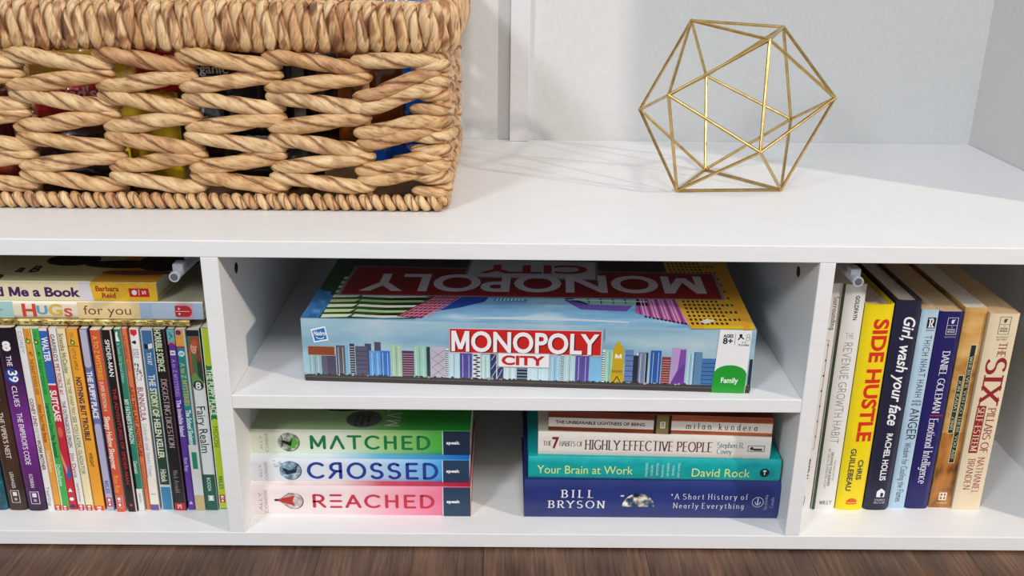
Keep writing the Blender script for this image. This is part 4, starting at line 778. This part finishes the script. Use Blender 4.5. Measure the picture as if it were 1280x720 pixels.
n.text('MONOPOLY', -184, 166, -128, 50, '#e4dfe4', bold=.045, lay=13); n.text('CITY', -66, 50, -172, 26, '#a82420', bold=.06, lay=14)
k = len(q.mb.v); q.mb.v += n.mb.v
for f, mi in zip(n.mb.f, n.mb.m): q.mb.f.append([k+i for i in f]); q.mb.m.append(q.mb.slot(n.mb.mats[mi])); q.mb.sm.append(False)
q.build('top_print', lid)

# ------------------------------------------------------------------ right compartment books
GRT = 'books standing in the right compartment'
def rb(label, x, w, h, y, spine, **k):
    return Book('book', label, (x, y, 0), w, h, 150, spine, group=GRT, **k)
b = rb('white paperback with a thin green back edge, half hidden behind the right divider', 279.0, 22.0, 248, 47.5, '#e7e5e2', cover='#ded9d4', lean=.004); p = b.pr(); A = rowmm(354, 636, 248)
p.text('Surrounding', A(370), A(411), 7.2, 4.6, '#2c2a28', style='serif', wt=.16); p.text('TSEDAL', A(572), A(600), 2.2, 4.6, '#2c2a28', bold=.03); p.line([(A(424), 3.4), (A(424), 5.6), (A(560), 6.0), (A(560), 4)], .35, '#6c6864'); p.line([(A(612), 0), (A(622), 4), (A(632), 3)], .5, '#4c4a48')
for k in range(7): p.ell(A(430+k*19), 5.5+random.uniform(-.5, .5), 1.2, .6, '#2c2a28', 2, 6)
p.build('spine_print', b.cover)
b = rb('white paperback with grey thin title and dark green left edge', 302.0, 23.6, 247.5, 47.5, '#e3e2de', cover='#38452c', bulge=.8); p = b.pr(); A = rowmm(355, 637, 247.5); p.rect(0, 247.5, -11.4, -8.6, '#39482c', 0)
p.text('GOLDFAYN', A(369), A(399), 4.2, 4.0, '#2c2c2a', bold=.03); p.text('THE', -2.4, 5.8, A(418.5), 5.8, '#8c8c88', style='round', wt=.07, rot=90)
p.text('REVENUE GROWTH HABIT', A(427), A(553), 1.6, 7.6, '#8d8d88', style='round', wt=.09, track=.2)
p.text('THE SIMPLE ART OF', A(574), A(600), 5.6, 2.2, '#9c9c98'); p.text('GROWING YOUR BUSINESS', A(564), A(607), 1.8, 2.6, '#7c7c78', bold=.03); p.text('BY 15% IN 15 MINUTES A DAY', A(560), A(610), -1.6, 2.2, '#8c8c88')
cross(p, 'WILEY', -5, 8.4, A(628), 4.0, '#4c4c4a', style='serif', wt=.14); p.build('spine_print', b.cover)
b = rb('bright yellow hardcover with large red title letters', 326.8, 28.0, 227.5, 47.8, '#f2d814', cover='#eccf14', hard=True, bulge=2.0, inset=4); p = b.pr(); A = rowmm(380, 637.5, 227.5)
p.text('SIDE HUSTLE', A(398), A(551), 3.6, 14.2, '#d8301c', bold=.06); p.text('CHRIS', A(574), A(599), 4.4, 5.4, '#3a3a48', bold=.04); p.text('GUILLEBEAU', A(560), A(613), -4.4, 5.4, '#3a3a48', bold=.04)
p.poly([(A(630), -4.6), (A(630), 6.4), (A(627), 6)]+[(A(627)-4.4*math.sin(a), .9+5.4*math.cos(a)) for a in [PI*i/9 for i in range(10)]]+[(A(627), -4.4)], '#e05a1c', 1); p.rect(A(627.6), A(628.4), -4, 6, '#f2d814', 2); p.build('spine_print', b.cover)
b = rb('dark navy hardcover with white handwritten title', 356.2, 24.4, 231.5, 47.6, '#20213c', cover='#14142a', hard=True, bulge=1.2, inset=4); p = b.pr(); A = rowmm(376, 637.5, 231.5)
p.text('Girl, wash your face', A(396), A(531), 2.6, 11.5, '#f4f4f6', bold=.03, shear=.25); p.text('RACHEL HOLLIS', A(541), A(600), 1.6, 6.2, '#f0f0f4', bold=.04)
p.poly([(A(621), -2), (A(621), 6.4), (A(614), 6.4), (A(610), 2.2), (A(614), -2)], '#eef0f4', 1); p.ell(A(618), 3.4, 2.6, 1.6, '#20213c', 2); cross(p, 'THOMAS', -3.6, 7.8, A(624.5), 2.2, '#c8c8d4', style='serif', wt=.14); cross(p, 'NELSON', -3.6, 7.8, A(628), 2.2, '#c8c8d4', style='serif', wt=.14); p.build('spine_print', b.cover)
SKB = clouds('pale_blue_print', [(.3, '#a4c2d8'), (.7, '#bcd4e2')], (6, 6, 6), 3)
b = rb('slim light blue paperback between two dark blue books', 382.6, 16.6, 221.2, 50, SKB, page=PAGET); p = b.pr(); A = rowmm(387.5, 635.2, 221.2)
p.rect(A(397), A(410.5), -1.6, 6.4, '#12161c', 1); cross(p, 'R', -.6, 5.6, A(404), 9, '#e8eef2', style='serif', wt=.24, lay=2); cross(p, 'RIVERHEAD', -1.6, 6.4, A(413), 1.6, '#30383e')
p.text('THICH NHAT HANH', A(419), A(496), 1.8, 6.0, '#26323e', style='round', wt=.1, track=.26); cross(p, 'NATIONAL', -3, 6.4, A(501), 2.2, '#30383e', bold=.02); cross(p, 'BESTSELLER', -3, 6.4, A(505), 2.2, '#30383e', bold=.02)
p.text('ANGER', A(510), A(549), 1.6, 8.2, '#222c38', style='round', wt=.12, track=.2); p.text('Wisdom for Cooling the Flames', A(553), A(627), .6, 6.0, '#33424e', style='round', wt=.1, track=.12); p.build('spine_print', b.cover)
b = rb('deep blue paperback with white serif title beside the light blue one', 400.2, 22.6, 219.6, 50, '#1f1c62', page=PAGET, bulge=.3); p = b.pr(); A = rowmm(389.5, 635.5, 219.6)
def roost(p, A, y0, y1, b0, b1, col):
    p.frame(A(y0), A(y1), b0, b1, .4, col, 1); m = (b0+b1)/2; p.ell(A(y0+5), m, 2.2, 1.4, col, 2, 10); p.poly([(A(y0+3), m+.5), (A(y0+2), m+2.6), (A(y0+8), m-1)], col, 2); p.rect(A(y0+9.4), A(y0+9.8), b0, b1, col, 1)
    for k, t in enumerate(('A', 'NATIONAL', 'BESTSELLER')): cross(p, t, m-(.4 if k == 0 else 3.6), m+(.4 if k == 0 else 3.6), A(y0+11.6+k*3), 1.8, col, bold=.03)
roost(p, A, 397, 418, -3, 7.2, '#e2e2f0'); cross(p, 'NONFICTION', -3.4, 7.4, A(421), 1.6, '#b8b8d4')
p.text('DANIEL GOLEMAN', A(438), A(516), 1.4, 7.0, '#e8e6f2', style='serif', wt=.19, track=.1); p.text('|', A(518), A(519.5), 1.4, 9, '#b02c48', style='round', wt=.3); p.text('Emotional Intelligence', A(522), A(604), 1.2, 8.6, '#e8e6f2', style='serif', wt=.16, track=.06); p.build('spine_print', b.cover)
WOOD = clouds('wood_knot_print', [(.3, '#8c5a28'), (.42, '#c08c48'), (.6, '#d8ab68'), (.8, '#e4c088')], (10, 10, 24), 2)
WOODK = clouds('wood_burl_print', [(.35, '#5c3414'), (.5, '#a86c30'), (.7, '#c88c44')], (22, 22, 12), 3)
b = rb('wood-grain printed paperback with two slim dark green title boxes', 425.4, 21.6, 222.8, 52, WOOD, page=PAGE); p = b.pr(); A = rowmm(384.5, 634, 222.8)
p.rect(A(540), 222.6, -10.7, 10.7, WOODK, 0)
for (y0, y1, b0, b1, t) in ((430, 578, .2, 6.2, 'WHEREVER YOU GO THERE YOU ARE'), (468, 541, -6.4, -.6, 'JON KABAT-ZINN')):
    p.rect(A(y0), A(y1), b0, b1, '#e0cfa0', 1); p.rect(A(y0)+.7, A(y1)-.7, b0+.6, b1-.6, '#15302a', 2); p.text(t, A(y0)+12 if t[0] == 'W' else A(y0)+5, A(y1)-4, (b0+b1)/2, 2.9, '#c8c0a0', style='serif', wt=.2, lay=3)
p.frame(A(615), A(624.5), -2.4, 5.4, 1.1, '#f2ece0', 1); p.rect(A(619), A(620.4), -1, 4, '#f2ece0', 2); p.rect(A(616), A(623.6), .9, 2.1, '#f2ece0', 2); cross(p, 'HYPERION', -3.6, 6.6, A(628), 1.6, '#e8dcc4'); p.build('spine_print', b.cover)
b = rb('wide beige paperback with big dark red title letters at the right end', 448.0, 28.4, 218.6, 48, '#e6d4b4', page=PAGET, cover='#dcc4a0'); p = b.pr(); A = rowmm(392.3, 637.5, 218.6)
roost(p, A, 396, 418, -4.4, 6.2, '#50443a'); cross(p, 'PSYCHOLOGY', -5, 6.6, A(421.4), 1.7, '#6c5c4c'); cross(p, 'SELF-HELP', -4, 5.6, A(424.4), 1.7, '#6c5c4c')
p.text('THE', A(428), A(446), 3.4, 7.6, '#94232c', style='serif', wt=.17, track=.08); p.text('SIX', A(447), A(507), .6, 19, '#94232c', style='serif', wt=.22, track=.16); p.text('PILLARS OF', A(509), A(566), 5.6, 7.6, '#94232c', style='serif', wt=.17, track=.1)
p.rect(A(507), A(566), -9.6, -.6, '#94232c', 1); p.text('SELF-ESTEEM', A(509), A(564), -5.1, 6.4, '#ead9bc', style='serif', wt=.2, track=.14, lay=2); p.text('NATHANIEL', A(571), A(617), 5.2, 6.6, '#94232c', style='serif', wt=.14, track=.12); p.text('BRANDEN', A(573), A(612), -4.2, 6.6, '#94232c', style='serif', wt=.14, track=.12); p.build('spine_print', b.cover)

# ------------------------------------------------------------------ gold wire ornament
V = {'a': [175.5, 233.4, 469.0], 'b': [276.3, 249.1, 462.2], 'c': [235.8, 146.0, 459.8], 'd': [314.4, 171.9, 400.9], 'e': [143.5, 152.7, 404.9], 'f': [130.0, 252.8, 372.7], 'g': [211.5, 311.2, 401.5], 'h': [301.8, 271.2, 360.4], 'i': [229.1, 113.3, 357.5], 'j': [211.3, 273.7, 301.6], 'k': [163.5, 179.1, 301.6], 'l': [274.7, 187.1, 301.6]}
orn = empty('wire_ornament', (220, 215, T), 'open gold wire polyhedron standing on the white top board', 'ornament')
for e in 'ab ac ae af ag bc bg bd bh ce ci cd ef ek ei fk fj fg gj gh hj hl hd di dl ik il jk jl kl'.split():
    a, b_ = [Vector(V[c])-Vector((220, 215, T)) for c in e]; m_ = MB(); mid = (a+b_)/2; m_.cyl(a-mid, b_-mid, 1.65, GOLD, 14); o = m_.build('rod', orn); o.location = mid*S
for c in V:
    bm = bmesh.new(); bmesh.ops.create_uvsphere(bm, u_segments=12, v_segments=8, radius=2.0*S); me = bpy.data.meshes.new('joint'); bm.to_mesh(me); bm.free(); me.materials.append(GOLD)
    for f in me.polygons: f.use_smooth = True
    o = bpy.data.objects.new('joint', me); link(o, orn); o.location = (Vector(V[c])-Vector((220, 215, T)))*S

# ------------------------------------------------------------------ basket
BX0, BX1, BY0, BY1 = -556, -78, 99, 404
bk = empty('wicker_basket', ((BX0+BX1)/2, (BY0+BY1)/2, T), 'large rectangular woven basket with open weave and a thick coiled rim', 'basket')
BC = Vector(((BX0+BX1)/2, (BY0+BY1)/2, T))
def twisted(path, rad, turns, lobes=3, amp=.11, n=14, closed=False, seed=0, wob=.04):
    """rope-like strand: ring n, lobes wind round it; UVs follow the twist"""
    rnd = random.Random(seed); N = len(path); vs = []; fs = []; uvs = []
    P = [Vector(q) for q in path]; up_ = Vector((0, 0, 1)); prev = None; frames = []
    for i in range(N):
        t = (P[(i+1) % N]-P[i-1]) if closed else (P[min(i+1, N-1)]-P[max(i-1, 0)]); t.normalize()
        if prev is None: x = t.orthogonal().normalized()
        else: x = (prev-t*prev.dot(t)).normalized()
        prev = x; frames.append((x, t.cross(x)))
    ph = rnd.uniform(0, 6)
    for i in range(N):
        x, y = frames[i]; s_ = i/(N if closed else N-1); tw = 2*PI*turns*s_+ph; r = rad(s_)*(1+wob*math.sin(11*s_+ph)+wob*.6*math.sin(23*s_+2*ph))
        for j in range(n):
            a = 2*PI*j/n; q = min(1, 2.2*abs(math.sin(lobes/2*(a-tw)))); rr = r*(1-1.1*amp*(1-q)**1.2)
            vs.append(P[i]+(x*math.cos(a)+y*math.sin(a))*rr); uvs.append(((a-tw)/(2*PI), s_*(N/8)))
    M_ = N if closed else N-1
    for i in range(M_):
        for j in range(n):
            fs.append((i*n+j, i*n+(j+1) % n, ((i+1) % N)*n+(j+1) % n, ((i+1) % N)*n+j))
    if not closed: fs.append(tuple(range(n))[::-1]); fs.append(tuple((N-1)*n+j for j in range(n)))
    me = bpy.data.meshes.new('strand'); me.from_pydata([tuple(v*S) for v in vs], [], fs)
    uvl = me.uv_layers.new(name='UVMap')
    for pl in me.polygons:
        base = None
        for li in pl.loop_indices:
            u, v = uvs[me.loops[li].vertex_index]
            if base is None: base = u
            while u-base > .5: u -= 1
            while u-base < -.5: u += 1
            uvl.data[li].uv = (u, v)
        pl.use_smooth = True
    me.update(); return me
def rcap(r, e=.09, lo=.62):
    return lambda s_: r*(min(1, lo+(1-lo)*math.sin(min(1, s_/e/2.2)*PI/2))*min(1, lo+(1-lo)*math.sin(min(1, (1-s_)/e/2.2)*PI/2)))*(1 if .015 < s_ < .985 else .62)
LREF = 100.0
strands = {0: [], 1: []}
for odd in (0, 1):
    for v in range(5):
        sg = 1 if odd else -1; path = []
        for i in range(26):
            t = i/25; x = t*LREF; e = (t-.5)*2
            z = sg*5.6*math.sin(e*PI/2)*(.85+.1*v/4)+random.uniform(-.15, .15); y = 5.0*abs(e)**4*(1.3 if e > 0 else .8)-2.4*(1-e*e)
            path.append((x, y, z))
        strands[odd].append(twisted(path, rcap(7.5), [.8, 1.1, .9, 1.3, 1.0][v], 2, .22, 26, seed=v+10*odd))
def place(me, name, loc, rz=0, sx=1, mt=STRAW, sz=1, sy=1):
    if not me.materials: me.materials.append(mt)
    o = bpy.data.objects.new(name, me); link(o, bk); o.location = (Vector(loc)-BC)*S; o.rotation_euler = (0, 0, rz); o.scale = (sx, sy, sz); return o
colsX = [-556, -469, -385, -309, -231, -149, -82]
pitch_ = 18.9
def side(nodes_, fn, rz, rows=7, ofs=8, special=None):
    for c in range(len(nodes_)-1):
        a, b_ = nodes_[c], nodes_[c+1]
        for r in range(rows):
            z = 440.2-pitch_*r; a_ = a-ofs-random.uniform(0, 3); e_ = b_+ofs-2+random.uniform(0, 3)
            if c == len(nodes_)-2: e_ = b_+2
            odd = (r+0) % 2; L = e_-a_
            if special and c == len(nodes_)-2:
                y0_, y1_ = special[r]; z0_, z1_ = [449.2-(q-62)*.735 for q in (y0_, y1_)]; path = []
                for i in range(26):
                    t = i/25; e = (t-.5)*2; path.append((t*(L+3), 4.0*abs(e)**4*(.3 if e > 0 else .9)-2.0*(1-e*e), (z0_+z1_)/2+(z1_-z0_)/2*math.sin(e*PI/2)))
                place(twisted(path, rcap(7.3), .8+.1*(r % 3), 2, .2, 24, seed=300+r), 'woven_strand', fn(a_, 0, r), rz); continue
            place(random.choice(strands[odd]), 'woven_strand', fn(a_, z+random.uniform(-1, 1), r), rz, L/LREF, sz=random.uniform(.96, 1.06), sy=1)
side(colsX, lambda a, z, r: (a, BY0+1, z), 0, special=[(72, 70), (118, 87), (133, 103), (163, 144), (177, 157), (212, 192), (226, 208)])
colsY = [108, 180, 255, 330, 402]
side(colsY, lambda a, z, r: (BX1-1, a, z), PI/2)
side(colsX, lambda a, z, r: (-634-a if 0 else a, BY1+2, z), 0)
side(colsY, lambda a, z, r: (BX0+2, a, z), PI/2)
# corner wraps at the front right: short strands turning from the front to the side
wr = []
for v in range(3):
    path = [(-26, 5.0, -1), (-17, 1.5, -.5), (-8, -1.0, 0), (-1, -.5, 0), (5, 4, 0), (7, 12, 1), (6.5, 21, 2), (3, 29, 3)]
    pp = []
    for i in range(len(path)-1):
        for k in range(3): pp.append(tuple(path[i][m_i]+(path[i+1][m_i]-path[i][m_i])*k/3 for m_i in range(3)))
    pp.append(path[-1]); wr.append(twisted(pp, rcap(6.4, .1, .6), .8, 2, .18, 18, seed=40+v))
for k in range(10):
    z = 438-k*13.2; place(wr[k % 3], 'corner_wrap', (BX1-2, BY0+1, z), 0, 1, sz=(1 if k % 2 else -1)*.95)
# vertical stakes behind the weave
stk = twisted([(0, 0, i*10) for i in range(15)], lambda s_: 5.0, 3, 3, .1, 10, seed=3)
for x in colsX[1:-1]:
    place(stk, 'stake', (x, BY0+11, 306), mt=STRAW); place(stk, 'stake', (x, BY1-9, 306))
for y in colsY[1:-1]:
    place(stk, 'stake', (BX1-11, y, 306)); place(stk, 'stake', (BX0+11, y, 306))
for x, y in ((BX1-9, BY0+10), (BX1-9, BY1-8), (BX0+9, BY0+10), (BX0+9, BY1-8)): place(stk, 'stake', (x, y, 306))
# rim coils
coils = []
for v in range(7):
    path = []
    for i in range(30):
        a = 2*PI*i/30; cz = math.cos(a); sy_ = math.sin(a); ex = .62
        z = 17.6*(abs(cz)**ex)*(1 if cz > 0 else -1); y = 10.2*(abs(sy_)**ex)*(1 if sy_ > 0 else -1)
        lean = -3.6*(z/17.6)*(1 if y < 0 else -1) + random.uniform(-.25, .25)
        path.append((lean, y, z))
    coils.append(twisted(path, lambda s_: 6.6, 2, 2, .22, 18, closed=True, seed=60+v, wob=.03))
ZR = 471.6
def rimrun(a0, a1, fn, rz):
    n = int(round((a1-a0)/12.2))
    for i in range(n+1):
        o = place(random.choice(coils), 'rim_coil', fn(a0+(a1-a0)*i/n, ZR+random.uniform(-.8, .8)), rz+random.uniform(-.05, .05), random.uniform(.97, 1.07), mt=STRAWD)
rimrun(BX0-2, BX1-10, lambda a, z: (a, BY0+8, z), 0)
rimrun(BY0+18, BY1+2, lambda a, z: (BX1+2, a, z), PI/2)
rimrun(BX0-2, BX1, lambda a, z: (a, BY1-6, z), 0)
rimrun(BY0+18, BY1-12, lambda a, z: (BX0-2, a, z), PI/2)
for k in range(4):           # fan of coils round the corner
    a = PI/2*(k+.5)/4; place(coils[k], 'rim_coil', (BX1-9+9*math.sin(a), BY0+17-9*math.cos(a), ZR+.5*k), a, 1)
m_ = MB()
for (a, b_) in (((BX0-4, BY0+2, 456), (BX1-4, BY0+13, 487)), ((BX0-4, BY1-12, 456), (BX1-4, BY1-1, 487)), ((BX0-8, BY0+4, 456), (BX0+3, BY1-4, 487)), ((BX1-3, BY0+14, 456), (BX1+7, BY1-4, 487))):
    m_.box(tuple(Vector(a)-BC), tuple(Vector(b_)-BC), mat('#8a6238', .8))
m_.build('rim_core_blocker', bk)  # unseen boxes added inside the coils to block light
# base braid
braid = []
for v in range(4):
    path = []
    for i in range(14):
        a = 2*PI*i/14; path.append((3.2*math.cos(a)*-1, 3.0*math.sin(a), 4.2*math.cos(a)))
    braid.append(twisted(path, lambda s_: 4.3, 1, 2, .07, 9, closed=True, seed=90+v, wob=.03))
def braidrun(a0, a1, fn, rz):
    n = int(round((a1-a0)/11.0))
    for i in range(n+1): place(random.choice(braid), 'base_braid', fn(a0+(a1-a0)*i/n), rz, random.uniform(.95, 1.1), mt=STRAW, sz=random.uniform(.95, 1.05))
ZB = T+8.6
braidrun(BX0-2, BX1-6, lambda a: (a, BY0-2, ZB), 0); braidrun(BY0+4, BY1, lambda a: (BX1+1, a, ZB), PI/2)
braidrun(BX0-2, BX1-6, lambda a: (a, BY1+2, ZB), 0); braidrun(BY0+4, BY1, lambda a: (BX0-1, a, ZB), PI/2)
m_ = MB(); m_.box(tuple(Vector((BX0, BY0, T+1.2))-BC), tuple(Vector((BX1, BY1, T+5))-BC), mat('#7a5630', .8)); m_.build('base_panel', bk)

# ------------------------------------------------------------------ packets in the basket
GP = 'snack packets seen through the basket weave'
def packet(label, x0, x1, z0, z1, y, th, col, texts=(), rough=.28, tilt=0, seed=0, stripes=()):
    W, H = x1-x0, z1-z0; rnd = random.Random(seed); mb = MB(); nx, nz = 18, 14; vs = []
    ph = [rnd.uniform(0, 6) for _ in range(6)]
    def dep(i, j, sgn):
        u, v = i/nx, j/nz; e = (max(0, math.sin(PI*u))**.5)*(max(0, math.sin(PI*v))**.6)
        wv = .12*math.sin(17*u+ph[0]+3*v)+.1*math.sin(23*v+ph[1]+5*u)+.08*math.sin(31*(u+v)+ph[2])
        return sgn*th/2*e*(1+wv)
    for sgn in (-1, 1):
        for j in range(nz+1):
            for i in range(nx+1): vs.append(((i/nx-.5)*W, dep(i, j, sgn)+.2*sgn, j/nz*H+(.8*math.sin(i*2.1+ph[3]) if j in (0, nz) else 0)))
    K = (nx+1)*(nz+1); q = lambda i, j, s: s*K+j*(nx+1)+i; fs = []
    for j in range(nz):
        for i in range(nx): fs += [(q(i, j, 0), q(i+1, j, 0), q(i+1, j+1, 0), q(i, j+1, 0)), (q(i, j, 1), q(i, j+1, 1), q(i+1, j+1, 1), q(i+1, j, 1))]
    for i in range(nx): fs += [(q(i, 0, 1), q(i+1, 0, 1), q(i+1, 0, 0), q(i, 0, 0)), (q(i, nz, 0), q(i+1, nz, 0), q(i+1, nz, 1), q(i, nz, 1))]
    for j in range(nz): fs += [(q(0, j, 0), q(0, j+1, 0), q(0, j+1, 1), q(0, j, 1)), (q(nx, j, 1), q(nx, j+1, 1), q(nx, j+1, 0), q(nx, j, 0))]
    mb.add(vs, fs, mat(col, rough, 0, .3), True)
    r = empty('snack_packet', ((x0+x1)/2, y, z0), label, 'snack packet', GP, (0, tilt, 0)); mb.build('wrapper', r)
    if texts or stripes:
        p = Print(lambda a, b_, l: (a-W/2, -th/2*1.22*(max(0, math.sin(PI*min(1, max(0, a/W))))**.5)-.5-.1*l, b_))
        for (a0, a1, b0, b1, c) in stripes: p.rect(a0, a1, b0, b1, c, 0)
        for (t, a0, a1, b_, h, c) in texts: p.text(t, a0, a1, b_, h, c, bold=.04)
        p.build('printed_label', r)
ZI = T+5.5
packet('yellow packet behind the left part of the weave', -492, -412, ZI+62, 452, 176, 30, '#dcae28', seed=1)
packet('red packet with white letters behind the upper left weave', -472, -404, ZI+70, ZI+112, 137, 22, '#c8242a', (("Had's", 30, 64, 30, 13, '#f0dcdc'),), seed=2)
packet('dark brown clear packet near the bottom left of the weave', -478, -388, ZI, ZI+66, 140, 26, '#3a2018', seed=3)
packet('red and white packet at the bottom left of the weave', -492, -430, ZI, ZI+58, 165, 20, '#b4201c', (('HAZE', 6, 50, 42, 12, '#f0e4e4'),), seed=4)
packet('orange-red packet at the far left bottom of the weave', -540, -496, ZI, ZI+42, 138, 20, '#c8401c', seed=5)
packet('maroon packet at the far left middle of the weave', -540, -498, ZI+44, ZI+100, 140, 22, '#5a1416', (('ge', 8, 34, 26, 12, '#b08080'),), seed=6)
packet('large golden yellow packet behind the second column of the weave', -404, -340, ZI, 446, 156, 30, '#e6bc24', (), seed=7, stripes=((10, 40, 96, 112, '#e0d8b0'),))
packet('red packet just under the rim near the second column', -372, -318, 405, 452, 140, 20, '#b81828', (('Raspberry', 6, 50, 36, 5, '#f0c8d0'),), seed=8)
packet('black packet with small white letters behind the third column', -334, -252, ZI+56, 452, 150, 26, '#121214', (('organic', 12, 52, 66, 9, '#d8d8d8'),), seed=9)
packet('grey packet with a round white mark in the third column', -322, -288, ZI+58, ZI+90, 130, 12, '#5a626c', (), seed=10, stripes=((12, 20, 16, 22, '#e4ecec'),))
packet('dark clear packet behind the fourth column of the weave', -300, -200, ZI, ZI+54, 160, 30, '#1c1a18', seed=11)
packet('black and grey striped packet behind the fifth column', -246, -168, ZI+50, 450, 172, 28, '#1a1a1a', (), seed=12, stripes=((20, 32, 10, 80, '#6c6a66'), (44, 50, 10, 80, '#4c4a48')))
packet('orange-brown clear packet near the right end of the weave', -180, -116, ZI+50, 446, 142, 22, '#8a4614', rough=.2, seed=13)
packet('glossy bright blue packet in the right end of the basket', -160, -96, 400, 501, 230, 36, '#1468d8', rough=.15, seed=14)
packet('small glossy blue packet showing at the right end low in the weave', -152, -94, ZI+16, ZI+104, 152, 20, '#1050b0', rough=.15, seed=15)
packet('large dark brown filler packet added behind the others to darken the basket inside', -520, -200, ZI, 440, 300, 60, '#2a1c14', seed=16)  # added filler; its dark colour stands in for the shade inside
packet('yellow twist wrapper hanging low in the second gap of the weave', -395, -384, ZI+8, ZI+72, 133, 9, '#e0c420', seed=17)
